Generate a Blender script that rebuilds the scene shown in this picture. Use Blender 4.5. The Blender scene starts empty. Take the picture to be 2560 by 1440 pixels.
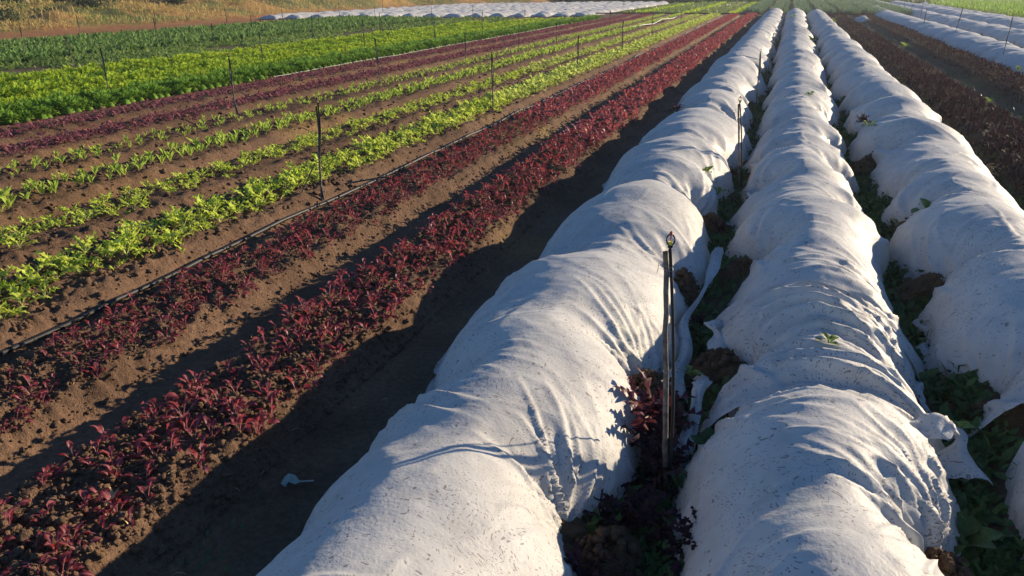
import bpy, math, random
import numpy as np
from mathutils import Matrix, Vector, Euler

# ------------------------------------------------------------------ camera, light
rng = np.random.default_rng(7)
random.seed(7)
scene = bpy.context.scene
col = scene.collection
H_CAM = 2.5
PITCH = math.atan(760 / 1950.0)
PSI = math.atan(705 * math.cos(PITCH) / 1950.0)
cam = bpy.data.cameras.new('camera')
cam.sensor_width = 36
cam.lens = 36 * 1950 / 2560.0
cam.clip_start = 0.05
cam.clip_end = 2500
co = bpy.data.objects.new('camera', cam)
co.location = (0, 0, H_CAM)
co.rotation_euler = (math.pi / 2 - PITCH, 0, PSI)
col.objects.link(co)
scene.camera = co

SUN_AZ = math.radians(40)      # to the right of the row direction (+Y)
SUN_EL = math.radians(13.6)
world = bpy.data.worlds.new('World')
scene.world = world
world.use_nodes = True
wn = world.node_tree.nodes
wl = world.node_tree.links
bg = wn['Background']
sky = wn.new('ShaderNodeTexSky')
sky.sky_type = 'NISHITA'
sky.sun_disc = False
sky.sun_elevation = SUN_EL
sky.sun_rotation = SUN_AZ
sky.air_density = 1.0
sky.dust_density = 0.0
sky.ozone_density = 6.0
wl.new(sky.outputs[0], bg.inputs[0])
bg.inputs[1].default_value = 0.09
sd = bpy.data.lights.new('sun', 'SUN')
sd.energy = 5.0
sd.angle = math.radians(0.55)
sd.color = (1.0, 0.81, 0.57)
so = bpy.data.objects.new('sun', sd)
sv = Vector((math.sin(SUN_AZ) * math.cos(SUN_EL), math.cos(SUN_AZ) * math.cos(SUN_EL), math.sin(SUN_EL)))
so.rotation_euler = sv.to_track_quat('Z', 'Y').to_euler()
col.objects.link(so)
scene.view_settings.view_transform = 'Standard'
scene.view_settings.look = 'None'
scene.view_settings.gamma = 1.0
scene.view_settings.use_curve_mapping = False
scene.view_settings.exposure = 0.80
scene.render.engine = 'CYCLES'
scene.cycles.max_bounces = 6
scene.cycles.transparent_max_bounces = 4
scene.cycles.volume_bounces = 0

cP, sP, cS, sS = math.cos(PITCH), math.sin(PITCH), math.cos(PSI), math.sin(PSI)


def proj(x, y, z):
    x, y, z = np.asarray(x, float), np.asarray(y, float), np.asarray(z, float)
    R = x * cS + y * sS
    F = -x * sS + y * cS
    U = z - H_CAM
    d = F * cP - U * sP
    v = F * sP + U * cP
    dd = np.where(d > 0.05, d, 0.05)
    return 1280 + 1950 * R / dd, 720 - 1950 * v / dd, d


def inview(x, y, z=0.2, mx=260, my=260):
    u, v, d = proj(x, y, z)
    return (d > 0.3) & (u > -mx) & (u < 2560 + mx) & (v > -my) & (v < 1440 + my)


# ------------------------------------------------------------------ noise
def _h(ix, iy, s):
    n = (ix.astype(np.int64) * 374761393 + iy.astype(np.int64) * 668265263 + s * 1274126177) & 0xffffffff
    n = ((n ^ (n >> 13)) * 1274126177) & 0xffffffff
    n = (n ^ (n >> 16)) & 0xffffffff
    n = (n * 2246822519) & 0xffffffff
    return ((n ^ (n >> 15)) & 0xffff) / 32767.5 - 1.0


def vn(x, y, s=0):
    x = np.asarray(x, float)
    y = np.asarray(y, float)
    x, y = np.broadcast_arrays(x, y)
    ix = np.floor(x)
    iy = np.floor(y)
    fx = x - ix
    fy = y - iy
    fx = fx * fx * (3 - 2 * fx)
    fy = fy * fy * (3 - 2 * fy)
    a = _h(ix, iy, s)
    b = _h(ix + 1, iy, s)
    c = _h(ix, iy + 1, s)
    d = _h(ix + 1, iy + 1, s)
    return (a * (1 - fx) + b * fx) * (1 - fy) + (c * (1 - fx) + d * fx) * fy


def fbm(x, y, o=4, s=0):
    t = 0
    a = 1.0
    for i in range(o):
        t = t + a * vn(x * 2 ** i + 17.3 * i, y * 2 ** i - 9.1 * i, s + i)
        a *= 0.5
    return t


def sstep(a, b, x):
    t = np.clip((x - a) / (b - a), 0, 1)
    return t * t * (3 - 2 * t)


# ------------------------------------------------------------------ mesh helpers
def mesh_np(name, V, F, mat=None, smooth=False, attrs=None, cattr=None):
    """V (n,3), F (m,k) with constant k"""
    V = np.ascontiguousarray(V, dtype=np.float32)
    F = np.ascontiguousarray(F, dtype=np.int32)
    m, k = F.shape
    me = bpy.data.meshes.new(name)
    me.vertices.add(len(V))
    me.vertices.foreach_set('co', V.ravel())
    me.loops.add(m * k)
    me.loops.foreach_set('vertex_index', F.ravel())
    me.polygons.add(m)
    me.polygons.foreach_set('loop_start', np.arange(0, m * k, k, dtype=np.int32))
    me.update(calc_edges=True)
    if smooth:
        me.polygons.foreach_set('use_smooth', np.ones(m, bool))
    if attrs is not None:
        for an, av in attrs.items():
            dom = 'POINT' if len(av) == len(V) else 'FACE'
            a = me.attributes.new(an, 'FLOAT', dom)
            a.data.foreach_set('value', np.ascontiguousarray(av, dtype=np.float32))
    if cattr is not None:
        a = me.attributes.new('Col', 'FLOAT_COLOR', 'POINT')
        c = np.ones((len(V), 4), np.float32)
        c[:, :3] = cattr
        a.data.foreach_set('color', c.ravel())
    if mat is not None:
        me.materials.append(mat)
    return me


def link(name, data, parent=None, loc=None):
    o = bpy.data.objects.new(name, data)
    col.objects.link(o)
    if parent is not None:
        o.parent = parent
    if loc is not None:
        o.location = loc
    return o


def tag(o, label=None, cat=None, group=None, kind=None):
    if label:
        o['label'] = label
    if cat:
        o['category'] = cat
    if group:
        o['group'] = group
    if kind:
        o['kind'] = kind
    return o


def join(parts):
    """list of (V,F) with same k -> one (V,F)"""
    Vs, Fs = [], []
    n = 0
    for V, F in parts:
        Vs.append(V)
        Fs.append(F + n)
        n += len(V)
    return np.concatenate(Vs), np.concatenate(Fs)


def grid_faces(nr, nc):
    i = np.arange(nr - 1)[:, None] * nc + np.arange(nc - 1)[None, :]
    i = i.ravel()
    return np.stack([i, i + 1, i + nc + 1, i + nc], 1)


def tube(pts, rad, n=8, cap=True):
    """quads; pts (m,3), rad scalar or (m,)"""
    P = np.asarray(pts, float)
    m = len(P)
    rad = np.broadcast_to(np.asarray(rad, float), (m,))
    T = np.gradient(P, axis=0)
    T /= np.linalg.norm(T, axis=1)[:, None] + 1e-9
    ref = np.array([0, 0, 1.0]) if abs(T[0][2]) < 0.9 else np.array([1.0, 0, 0])
    A = np.cross(T, ref)
    A /= np.linalg.norm(A, axis=1)[:, None] + 1e-9
    B = np.cross(T, A)
    th = np.arange(n) / n * 2 * np.pi
    V = P[:, None, :] + rad[:, None, None] * (np.cos(th)[None, :, None] * A[:, None, :] + np.sin(th)[None, :, None] * B[:, None, :])
    V = V.reshape(-1, 3)
    F = []
    for i in range(m - 1):
        for j in range(n):
            F.append((i * n + j, i * n + (j + 1) % n, (i + 1) * n + (j + 1) % n, (i + 1) * n + j))
    V = list(V)
    if cap:
        for (i, c) in ((0, P[0]), (m - 1, P[-1])):
            k = len(V)
            V.append(c)
            for j in range(0, n, 2):
                a, b, d = i * n + j, i * n + (j + 1) % n, i * n + (j + 2) % n
                F.append((k, a, b, d) if i == 0 else (k, d, b, a))
    return np.array(V), np.array(F)


def scatter(bV, bF, pos, yaw, scale, tilt=None, tyaw=None):
    """join copies of a base mesh; returns V,F,per-face index"""
    N = len(pos)
    n = len(bV)
    c, s = np.cos(yaw), np.sin(yaw)
    sc = np.asarray(scale)
    if sc.ndim == 1:
        sc = sc[:, None].repeat(3, 1)
    B = bV[None] * sc[:, None, :]
    x = B[:, :, 0] * c[:, None] - B[:, :, 1] * s[:, None]
    y = B[:, :, 0] * s[:, None] + B[:, :, 1] * c[:, None]
    z = B[:, :, 2]
    if tilt is not None:
        # tilt about a horizontal axis pointing along tyaw
        ct, st = np.cos(tilt)[:, None], np.sin(tilt)[:, None]
        ca, sa = np.cos(tyaw)[:, None], np.sin(tyaw)[:, None]
        u = x * ca + y * sa
        w = -x * sa + y * ca
        w2 = w * ct - z * st
        z = w * st + z * ct
        x = u * ca - w2 * sa
        y = u * sa + w2 * ca
    V = np.stack([x + pos[:, 0:1], y + pos[:, 1:2], z + pos[:, 2:3]], 2).reshape(-1, 3)
    F = (bF[None] + (np.arange(N) * n)[:, None, None]).reshape(-1, bF.shape[1])
    return V, F, np.repeat(np.arange(N), len(bF))


# ------------------------------------------------------------------ materials
def mat_new(name):
    m = bpy.data.materials.new(name)
    m.use_nodes = True
    nt = m.node_tree
    for n in list(nt.nodes):
        nt.nodes.remove(n)
    out = nt.nodes.new('ShaderNodeOutputMaterial')
    return m, nt, out


def N(nt, t, **k):
    n = nt.nodes.new(t)
    for a, b in k.items():
        setattr(n, a, b)
    return n


def noise(nt, vec, scale, detail=4, rough=0.55):
    n = N(nt, 'ShaderNodeTexNoise')
    n.inputs['Scale'].default_value = scale
    n.inputs['Detail'].default_value = detail
    n.inputs['Roughness'].default_value = rough
    if vec is not None:
        nt.links.new(vec, n.inputs['Vector'])
    return n.outputs[0]


def ramp(nt, fac, stops):
    r = N(nt, 'ShaderNodeValToRGB')
    e = r.color_ramp.elements
    e[0].position, e[0].color = stops[0][0], (*stops[0][1], 1)
    e[1].position, e[1].color = stops[-1][0], (*stops[-1][1], 1)
    for p, c in stops[1:-1]:
        k = e.new(p)
        k.color = (*c, 1)
    nt.links.new(fac, r.inputs[0])
    return r.outputs[0]


def mixc(nt, fac, a, b, mode='MIX'):
    m = N(nt, 'ShaderNodeMix', data_type='RGBA', blend_type=mode)
    for i, v in ((0, fac), (6, a), (7, b)):
        if hasattr(v, 'links'):
            nt.links.new(v, m.inputs[i])
        elif i == 0:
            m.inputs[0].default_value = v
        else:
            m.inputs[i].default_value = (*v, 1)
    return m.outputs[2]


def mth(nt, op, a, b=None, clamp=False):
    m = N(nt, 'ShaderNodeMath', operation=op)
    m.use_clamp = clamp
    for i, v in enumerate((a, b)):
        if v is None:
            continue
        if hasattr(v, 'links'):
            nt.links.new(v, m.inputs[i])
        else:
            m.inputs[i].default_value = v
    return m.outputs[0]


def bump(nt, h, dist, strength=1.0):
    b = N(nt, 'ShaderNodeBump')
    b.inputs['Strength'].default_value = strength
    b.inputs['Distance'].default_value = dist
    nt.links.new(h, b.inputs['Height'])
    return b.outputs[0]


def geo_pos(nt):
    return N(nt, 'ShaderNodeNewGeometry').outputs['Position']


def soil_mat(name='soil', vcol=False, base=(0.135, 0.082, 0.050), wet=0.0):
    m, nt, out = mat_new(name)
    p = geo_pos(nt)
    n1 = noise(nt, p, 1.6, 5, 0.6)
    n2 = noise(nt, p, 26, 5, 0.65)
    n3 = noise(nt, p, 150, 3, 0.6)
    if vcol:
        a = N(nt, 'ShaderNodeAttribute', attribute_name='Col')
        c = a.outputs['Color']
    else:
        rgb = N(nt, 'ShaderNodeRGB')
        rgb.outputs[0].default_value = (*base, 1)
        c = rgb.outputs[0]
    v1 = ramp(nt, n1, [(0.3, (0.78, 0.76, 0.74)), (0.7, (1.18, 1.16, 1.12))])
    v2 = ramp(nt, n2, [(0.3, (0.72, 0.70, 0.68)), (0.5, (0.98, 0.98, 0.98)), (0.72, (1.28, 1.26, 1.22))])
    v3 = ramp(nt, n3, [(0.3, (0.8, 0.8, 0.8)), (0.7, (1.2, 1.2, 1.2))])
    c = mixc(nt, 1.0, c, v1, 'MULTIPLY')
    c = mixc(nt, 1.0, c, v2, 'MULTIPLY')
    c = mixc(nt, 1.0, c, v3, 'MULTIPLY')
    # pale crumbs
    vo = N(nt, 'ShaderNodeTexVoronoi')
    vo.inputs['Scale'].default_value = 34
    nt.links.new(p, vo.inputs['Vector'])
    sp = mth(nt, 'LESS_THAN', vo.outputs['Distance'], 0.10)
    sp2 = mth(nt, 'GREATER_THAN', N(nt, 'ShaderNodeSeparateColor').outputs[0], 0.5)
    sc = nt.nodes[-1]
    sepn = [q for q in nt.nodes if q.type == 'SEPARATE_COLOR'][-1]
    nt.links.new(vo.outputs['Color'], sepn.inputs[0])
    thr = mth(nt, 'GREATER_THAN', sepn.outputs[0], 0.86)
    nt.nodes.remove(sp2.node)
    c = mixc(nt, mth(nt, 'MULTIPLY', mth(nt, 'MULTIPLY', sp, thr), 0.5), c, (0.42, 0.36, 0.28))
    b = N(nt, 'ShaderNodeBsdfPrincipled')
    nt.links.new(c, b.inputs['Base Color'])
    b.inputs['Roughness'].default_value = 0.95
    b.inputs['Specular IOR Level'].default_value = 0.15
    hh = mth(nt, 'ADD', mth(nt, 'MULTIPLY', n2, 1.0), mth(nt, 'MULTIPLY', n3, 0.35))
    nt.links.new(bump(nt, hh, 0.03, 0.9), b.inputs['Normal'])
    nt.links.new(b.outputs[0], out.inputs[0])
    return m


def leaf_mat(name, c1, c2, trans=0.45, rough=0.4, spec=0.35, tint=None, vein=None):
    """diffuse + translucent + gloss; colour varies by object random and by the rnd attribute"""
    m, nt, out = mat_new(name)
    oi = N(nt, 'ShaderNodeObjectInfo')
    at = N(nt, 'ShaderNodeAttribute', attribute_name='rnd')
    r = mth(nt, 'FRACT', mth(nt, 'ADD', oi.outputs['Random'], at.outputs['Fac']))
    c = mixc(nt, r, c1, c2)
    p = geo_pos(nt)
    n = noise(nt, p, 45, 3)
    c = mixc(nt, 1.0, c, ramp(nt, n, [(0.3, (0.7, 0.7, 0.7)), (0.7, (1.25, 1.25, 1.25))]), 'MULTIPLY')
    if vein is not None:
        va = N(nt, 'ShaderNodeAttribute', attribute_name='rib')
        c = mixc(nt, va.outputs['Fac'], c, vein)
    d = N(nt, 'ShaderNodeBsdfPrincipled')
    d.inputs['Roughness'].default_value = rough
    d.inputs['Specular IOR Level'].default_value = spec
    nt.links.new(c, d.inputs['Base Color'])
    t = N(nt, 'ShaderNodeBsdfTranslucent')
    tc = c if tint is None else mixc(nt, 1.0, c, tint, 'MULTIPLY')
    nt.links.new(tc, t.inputs['Color'])
    mx = N(nt, 'ShaderNodeMixShader')
    mx.inputs[0].default_value = trans
    nt.links.new(d.outputs[0], mx.inputs[1])
    nt.links.new(t.outputs[0], mx.inputs[2])
    nt.links.new(mx.outputs[0], out.inputs[0])
    return m


def simple_mat(name, c, rough=0.6, spec=0.4, metal=0.0, var=0.25, nscale=20, bmp=0.0):
    m, nt, out = mat_new(name)
    p = geo_pos(nt)
    n = noise(nt, p, nscale, 4)
    rgb = N(nt, 'ShaderNodeRGB')
    rgb.outputs[0].default_value = (*c, 1)
    cc = mixc(nt, 1.0, rgb.outputs[0], ramp(nt, n, [(0.3, (1 - var,) * 3), (0.7, (1 + var,) * 3)]), 'MULTIPLY')
    b = N(nt, 'ShaderNodeBsdfPrincipled')
    nt.links.new(cc, b.inputs['Base Color'])
    b.inputs['Roughness'].default_value = rough
    b.inputs['Specular IOR Level'].default_value = spec
    b.inputs['Metallic'].default_value = metal
    if bmp:
        nt.links.new(bump(nt, n, bmp), b.inputs['Normal'])
    nt.links.new(b.outputs[0], out.inputs[0])
    return m


def fabric_mat(name, flecks=True, green=0.25):
    m, nt, out = mat_new(name)
    p = geo_pos(nt)
    big = noise(nt, p, 0.9, 4)
    med = noise(nt, p, 7, 4)
    fine = noise(nt, p, 240, 2)
    c = ramp(nt, med, [(0.25, (0.60, 0.595, 0.58)), (0.6, (0.70, 0.70, 0.685))])
    # green patches painted in to imitate crop seen through translucent cloth
    g = ramp(nt, noise(nt, p, 3.1, 5, 0.6), [(0.56, (0, 0, 0)), (0.74, (1, 1, 1))])
    c = mixc(nt, mth(nt, 'MULTIPLY', g, green), c, (0.42, 0.50, 0.38))
    # mud film low down and in patches
    d = ramp(nt, big, [(0.5, (0, 0, 0)), (0.75, (1, 1, 1))])
    c = mixc(nt, mth(nt, 'MULTIPLY', d, 0.18), c, (0.50, 0.45, 0.38))
    sx = N(nt, 'ShaderNodeSeparateXYZ')
    nt.links.new(p, sx.inputs[0])
    low = mth(nt, 'SUBTRACT', 1.0, mth(nt, 'MULTIPLY', sx.outputs[2], 5.5), True)
    mudn = ramp(nt, noise(nt, p, 9, 5, 0.7), [(0.42, (0, 0, 0)), (0.62, (1, 1, 1))])
    c = mixc(nt, mth(nt, 'MULTIPLY', mth(nt, 'MULTIPLY', low, mudn), 0.75), c, (0.24, 0.19, 0.14))
    spl = ramp(nt, noise(nt, p, 3.2, 6, 0.75), [(0.60, (0, 0, 0)), (0.70, (1, 1, 1))])
    c = mixc(nt, mth(nt, 'MULTIPLY', spl, 0.22), c, (0.36, 0.31, 0.26))
    if flecks:
        last = None
        wv = N(nt, 'ShaderNodeTexNoise')
        wv.inputs['Scale'].default_value = 2.3
        wv.inputs['Detail'].default_value = 3
        nt.links.new(p, wv.inputs['Vector'])
        vm = N(nt, 'ShaderNodeVectorMath', operation='SCALE')
        vm.inputs['Scale'].default_value = 0.9
        nt.links.new(wv.outputs['Color'], vm.inputs[0])
        va = N(nt, 'ShaderNodeVectorMath', operation='ADD')
        nt.links.new(p, va.inputs[0])
        nt.links.new(vm.outputs[0], va.inputs[1])
        for (ang, sc, thr, lo, seed) in ((0.5, 22, 0.27, 0.66, 3.0), (-0.8, 29, 0.25, 0.64, 11.0), (1.3, 15, 0.20, 0.68, 23.0), (0.1, 9, 0.15, 0.74, 31.0)):
            mp = N(nt, 'ShaderNodeMapping')
            mp.inputs['Rotation'].default_value = (0.3, 0.2, ang)
            mp.inputs['Location'].default_value = (seed, seed * 2, 0)
            mp.inputs['Scale'].default_value = (1.0, 2.6 if sc > 12 else 1.5, 1.5)
            nt.links.new(va.outputs[0], mp.inputs['Vector'])
            vo = N(nt, 'ShaderNodeTexVoronoi')
            vo.inputs['Scale'].default_value = sc
            nt.links.new(mp.outputs[0], vo.inputs['Vector'])
            wob = mth(nt, 'MULTIPLY', mth(nt, 'SUBTRACT', noise(nt, p, 75, 2), 0.5), 0.34)
            f = mth(nt, 'LESS_THAN', mth(nt, 'ADD', vo.outputs['Distance'], wob), thr)
            sepn = N(nt, 'ShaderNodeSeparateColor')
            nt.links.new(vo.outputs['Color'], sepn.inputs[0])
            cl = noise(nt, mp.outputs[0], 1.1, 4, 0.65)
            f = mth(nt, 'MULTIPLY', f, mth(nt, 'GREATER_THAN', mth(nt, 'ADD', cl, mth(nt, 'MULTIPLY', sepn.outputs[0], 0.22)), lo))
            last = f if last is None else mth(nt, 'MAXIMUM', last, f)
        c = mixc(nt, mth(nt, 'MULTIPLY', last, 0.75), c, (0.20, 0.165, 0.165))
    df = N(nt, 'ShaderNodeBsdfPrincipled')
    df.inputs['Roughness'].default_value = 0.55
    df.inputs['Specular IOR Level'].default_value = 0.3
    df.inputs['Sheen Weight'].default_value = 0.12
    nt.links.new(c, df.inputs['Base Color'])
    tr = N(nt, 'ShaderNodeBsdfTranslucent')
    nt.links.new(mixc(nt, 1.0, c, (0.95, 0.98, 0.96), 'MULTIPLY'), tr.inputs['Color'])
    mx = N(nt, 'ShaderNodeMixShader')
    mx.inputs[0].default_value = 0.31
    nt.links.new(df.outputs[0], mx.inputs[1])
    nt.links.new(tr.outputs[0], mx.inputs[2])
    hh = mth(nt, 'ADD', mth(nt, 'MULTIPLY', fine, 0.15), noise(nt, p, 60, 3))
    bn = bump(nt, hh, 0.004, 0.6)
    nt.links.new(bn, df.inputs['Normal'])
    nt.links.new(bn, tr.inputs['Normal'])
    nt.links.new(mx.outputs[0], out.inputs[0])
    return m


M = {}
M['ground'] = soil_mat('ground_soil', vcol=True)
M['soil'] = soil_mat('crumbled_soil', base=(0.155, 0.098, 0.063))
M['fabric'] = fabric_mat('row_cover_fabric')
M['fabric_far'] = fabric_mat('row_cover_fabric_far', flecks=False, green=0.1)
M['red'] = leaf_mat('red_leaf', (0.19, 0.026, 0.038), (0.34, 0.075, 0.085), 0.42, 0.45, 0.3, tint=(1.2, 0.8, 0.7), vein=(0.48, 0.22, 0.24))
M['darkred'] = leaf_mat('dark_red_leaf', (0.14, 0.020, 0.028), (0.28, 0.055, 0.065), 0.38, 0.5, 0.2, vein=(0.5, 0.22, 0.24))
M['frisee'] = leaf_mat('lime_leaf', (0.47, 0.61, 0.05), (0.62, 0.72, 0.11), 0.5, 0.6, 0.12, vein=(0.78, 0.80, 0.30))
M['romaine'] = leaf_mat('romaine_leaf', (0.30, 0.45, 0.03), (0.44, 0.58, 0.06), 0.5, 0.6, 0.1, vein=(0.58, 0.68, 0.18))
M['lettuce'] = leaf_mat('lettuce_leaf', (0.27, 0.42, 0.03), (0.48, 0.60, 0.06), 0.45, 0.6, 0.12)
M['kale'] = leaf_mat('kale_leaf', (0.13, 0.26, 0.03), (0.24, 0.41, 0.06), 0.4, 0.6, 0.12)
M['spinach'] = leaf_mat('spinach_leaf', (0.09, 0.18, 0.04), (0.24, 0.36, 0.11), 0.35, 0.7, 0.05)
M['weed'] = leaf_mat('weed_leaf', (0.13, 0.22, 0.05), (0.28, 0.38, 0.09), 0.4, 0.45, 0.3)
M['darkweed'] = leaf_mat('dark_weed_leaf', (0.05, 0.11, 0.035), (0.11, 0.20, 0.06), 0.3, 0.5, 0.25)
M['mizuna'] = leaf_mat('purple_leaf', (0.036, 0.020, 0.028), (0.075, 0.038, 0.047), 0.15, 0.7, 0.06)
M['dill'] = leaf_mat('sage_leaf', (0.12, 0.20, 0.12), (0.17, 0.27, 0.15), 0.3, 0.6, 0.2)
M['drygrass'] = leaf_mat('dry_grass', (0.62, 0.43, 0.17), (0.54, 0.46, 0.15), 0.4, 0.6, 0.2)
M['grass'] = leaf_mat('green_grass', (0.13, 0.30, 0.02), (0.34, 0.50, 0.05), 0.4, 0.5, 0.2)
M['treeleaf'] = leaf_mat('tree_leaf', (0.035, 0.06, 0.03), (0.08, 0.11, 0.05), 0.3, 0.5, 0.2)
M['wood'] = simple_mat('weathered_wood', (0.18, 0.145, 0.115), 0.9, 0.1, var=0.5, nscale=30, bmp=0.01)
M['blackpipe'] = simple_mat('black_pipe', (0.018, 0.019, 0.021), 0.55, 0.3, var=0.3)
M['greytube'] = simple_mat('grey_tube', (0.30, 0.29, 0.27), 0.5, 0.4, var=0.2)
M['redplastic'] = simple_mat('red_plastic', (0.5, 0.06, 0.02), 0.4, 0.5, var=0.1)
M['yellowplastic'] = simple_mat('yellow_plastic', (0.75, 0.60, 0.05), 0.4, 0.5, var=0.1)
M['wire'] = simple_mat('tie_wire', (0.35, 0.34, 0.33), 0.4, 0.5, 0.7, var=0.1)
M['bark'] = simple_mat('pale_bark', (0.34, 0.27, 0.20), 0.85, 0.2, var=0.4, nscale=3, bmp=0.02)
M['darkbark'] = simple_mat('dark_bark', (0.10, 0.07, 0.055), 0.9, 0.2, var=0.4, nscale=3, bmp=0.02)
M['paleleaf'] = simple_mat('pale_dead_leaf', (0.34, 0.40, 0.34), 0.6, 0.3, var=0.2)
M['straw'] = simple_mat('straw', (0.55, 0.42, 0.22), 0.8, 0.2, var=0.35)

# ------------------------------------------------------------------ field layout (x across the rows, y along them)
# soil beds: centre, half width of the top, height, end y
BEDS = [
    dict(x=-2.93, w=0.36, h=0.20, y1=70.5), dict(x=-4.27, w=0.34, h=0.17, y1=70),
    dict(x=-5.60, w=0.38, h=0.17, y1=69), dict(x=-6.88, w=0.38, h=0.17, y1=68.5),
    dict(x=-8.22, w=0.38, h=0.17, y1=68), dict(x=-9.55, w=0.38, h=0.16, y1=67.5),
    dict(x=-10.88, w=0.38, h=0.16, y1=67), dict(x=-12.24, w=0.38, h=0.16, y1=66.5),
    dict(x=-1.12, w=0.45, h=0.14, y1=73), dict(x=0.37, w=0.45, h=0.14, y1=74), dict(x=1.87, w=0.45, h=0.14, y1=70),
    dict(x=3.55, w=0.42, h=0.20, y1=74), dict(x=5.55, w=0.42, h=0.20, y1=74),
]


def bank(x, y):
    """grassy bank at the far left"""
    top = 0.50 + 0.75 * sstep(40, 60, y) + 0.9 * sstep(62, 90, y)
    foot = -37.8 - 3.0 * sstep(40, 80, y) + 10.0 * sstep(86, 118, y)
    b = sstep(0, 7.0, foot - x)
    base = top * b * (1 + 0.30 * fbm(x * 0.16, y * 0.14, 3, 71)) + 0.40 * b * fbm(x * 0.30, y * 0.30, 3, 72)
    return base


def ground_base(x, y):
    x = np.asarray(x, float)
    y = np.asarray(y, float)
    z = np.zeros(np.broadcast(x, y).shape)
    for k, b in enumerate(BEDS):
        cx = b['x'] + 0.035 * vn(y * 0.35, 0 * y, 30 + k)
        d = np.abs(x - cx) + 0.03 * vn(x * 0.0 + y * 1.1, np.sign(x - cx) * 3.0, 50 + k)
        prof = 1 - sstep(b['w'] - 0.05, b['w'] + 0.22, d)
        end = 1 - sstep(b['y1'] - 0.5, b['y1'], y)
        z = z + b['h'] * prof * end
    z = z + bank(x, y)
    z = z + 0.05 * fbm(x * 0.12, y * 0.12, 2, 90) * sstep(20, 60, y)
    return z


def ground_z(x, y, detail=True):
    z = ground_base(x, y)
    if detail:
        x = np.asarray(x, float)
        y = np.asarray(y, float)
        near = 1 - sstep(22, 50, y)
        top = sstep(0.05, 0.15, z)
        cl = np.abs(vn(x * 9, y * 9, 5)) + 0.6 * np.abs(vn(x * 19, y * 19, 6)) + 0.4 * np.abs(vn(x * 38, y * 38, 7))
        z = z + (0.010 + 0.042 * top) * (cl - 0.7) * (0.35 + 0.65 * near)
        z = z + 0.018 * fbm(x * 2.2, y * 2.2, 3, 8)
    return z


# ground sheet: graded grid
def build_ground():
    xs = np.concatenate([np.arange(-400, -60, 12.0), np.arange(-60, -17, 0.45), np.arange(-17, -6.6, 0.05), np.arange(-6.6, 3.0, 0.021),
                         np.arange(3.0, 7, 0.04), np.arange(7, 30, 0.5), np.arange(30, 420, 14.0)])
    ys = [-60.0, -30, -12, -5, -1.0, 0.4]
    y = 0.8
    while y < 76:
        ys.append(y)
        y += max(0.016, 0.0068 * y)
    ys += list(np.arange(77, 130, 0.9)) + list(np.arange(130, 900, 22.0))
    ys = np.array(ys)
    X, Y = np.meshgrid(xs, ys)
    Z = ground_z(X, Y)
    # base colours of the ground, plus a painted glare lift in the furrows
    C = np.empty(X.shape + (3,))
    C[:] = (0.142, 0.089, 0.058)
    v = fbm(X * 0.35, Y * 0.35, 3, 44)[..., None]
    C *= 1 + 0.14 * v
    dp = sstep(0.1, 0.6, fbm(X * 0.9, Y * 0.6, 4, 45))[..., None]
    C = C * (1 - 0.18 * dp)
    tr = (1 - sstep(0.02, 0.10, ground_base(X, Y))) * sstep(0.0, 0.5, vn(X * 6, Y * 1.5, 46))
    C = C * (1 + 0.16 * tr[..., None])
    fur_veil = (1 - sstep(0.03, 0.12, ground_base(X, Y)))[..., None] * (1 - sstep(30, 60, Y))[..., None]
    C = C * (1 + 0.10 * fur_veil)  # furrow soil painted lighter, imitating glare that lifts the shade

    def blend(mask, c):
        nonlocal C
        mk = np.clip(mask, 0, 1)[..., None]
        C = C * (1 - mk) + np.array(c) * mk
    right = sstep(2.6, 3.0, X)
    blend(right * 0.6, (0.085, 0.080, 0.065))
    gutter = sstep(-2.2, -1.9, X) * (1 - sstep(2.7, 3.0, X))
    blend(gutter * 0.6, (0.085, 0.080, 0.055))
    # clay track and bank at the far left
    blend(sstep(-32.6, -33.6, X) if False else (1 - sstep(-33.8, -32.9, X + 0.4 * vn(Y * 0.3, X * 0.3, 3))), (0.33, 0.16, 0.07))
    bk = sstep(0.03, 0.3, bank(X, Y) + 0.12 * fbm(X * 0.5, Y * 0.5, 3, 12))
    blend(bk, (0.36, 0.22, 0.08))
    blend(bk * sstep(0.15, 0.5, fbm(X * 0.25, Y * 0.25, 3, 13)), (0.17, 0.17, 0.06))
    # weedy ground between lettuce and spinach
    wd = (1 - sstep(-20.2, -19.8, X)) * sstep(-33, -32.6, X) * (1 - sstep(60, 64, Y))
    blend(wd * (0.4 + 0.4 * sstep(-0.2, 0.4, fbm(X * 0.4, Y * 0.3, 3, 15))), (0.11, 0.105, 0.05))
    # grass at the far right
    gr = sstep(16.8, 17.4, X) * (Y > 20)
    blend(gr, (0.12, 0.21, 0.04))
    far = sstep(118, 128, Y)
    blend(far, (0.05, 0.075, 0.04))
    V = np.stack([X, Y, Z], 2).reshape(-1, 3)
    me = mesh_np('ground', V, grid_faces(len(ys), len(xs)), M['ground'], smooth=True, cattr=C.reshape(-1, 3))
    tag(link('ground', me), 'brown tilled field soil shaped into long raised beds and furrows', kind='structure')


build_ground()

# loose soil clods, nobody could count them
ico = bpy.data.meshes.new('tmp')
import bmesh
bm = bmesh.new()
bmesh.ops.create_icosphere(bm, subdivisions=1, radius=1)
ICO_V = np.array([v.co[:] for v in bm.verts])
ICO_F = np.array([[v.index for v in f.verts] for f in bm.faces])
bm.free()
bm = bmesh.new()
bmesh.ops.create_icosphere(bm, subdivisions=2, radius=1)
ICO2_V = np.array([v.co[:] for v in bm.verts])
ICO2_F = np.array([[v.index for v in f.verts] for f in bm.faces])
bm.free()
bpy.data.meshes.remove(ico)


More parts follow.
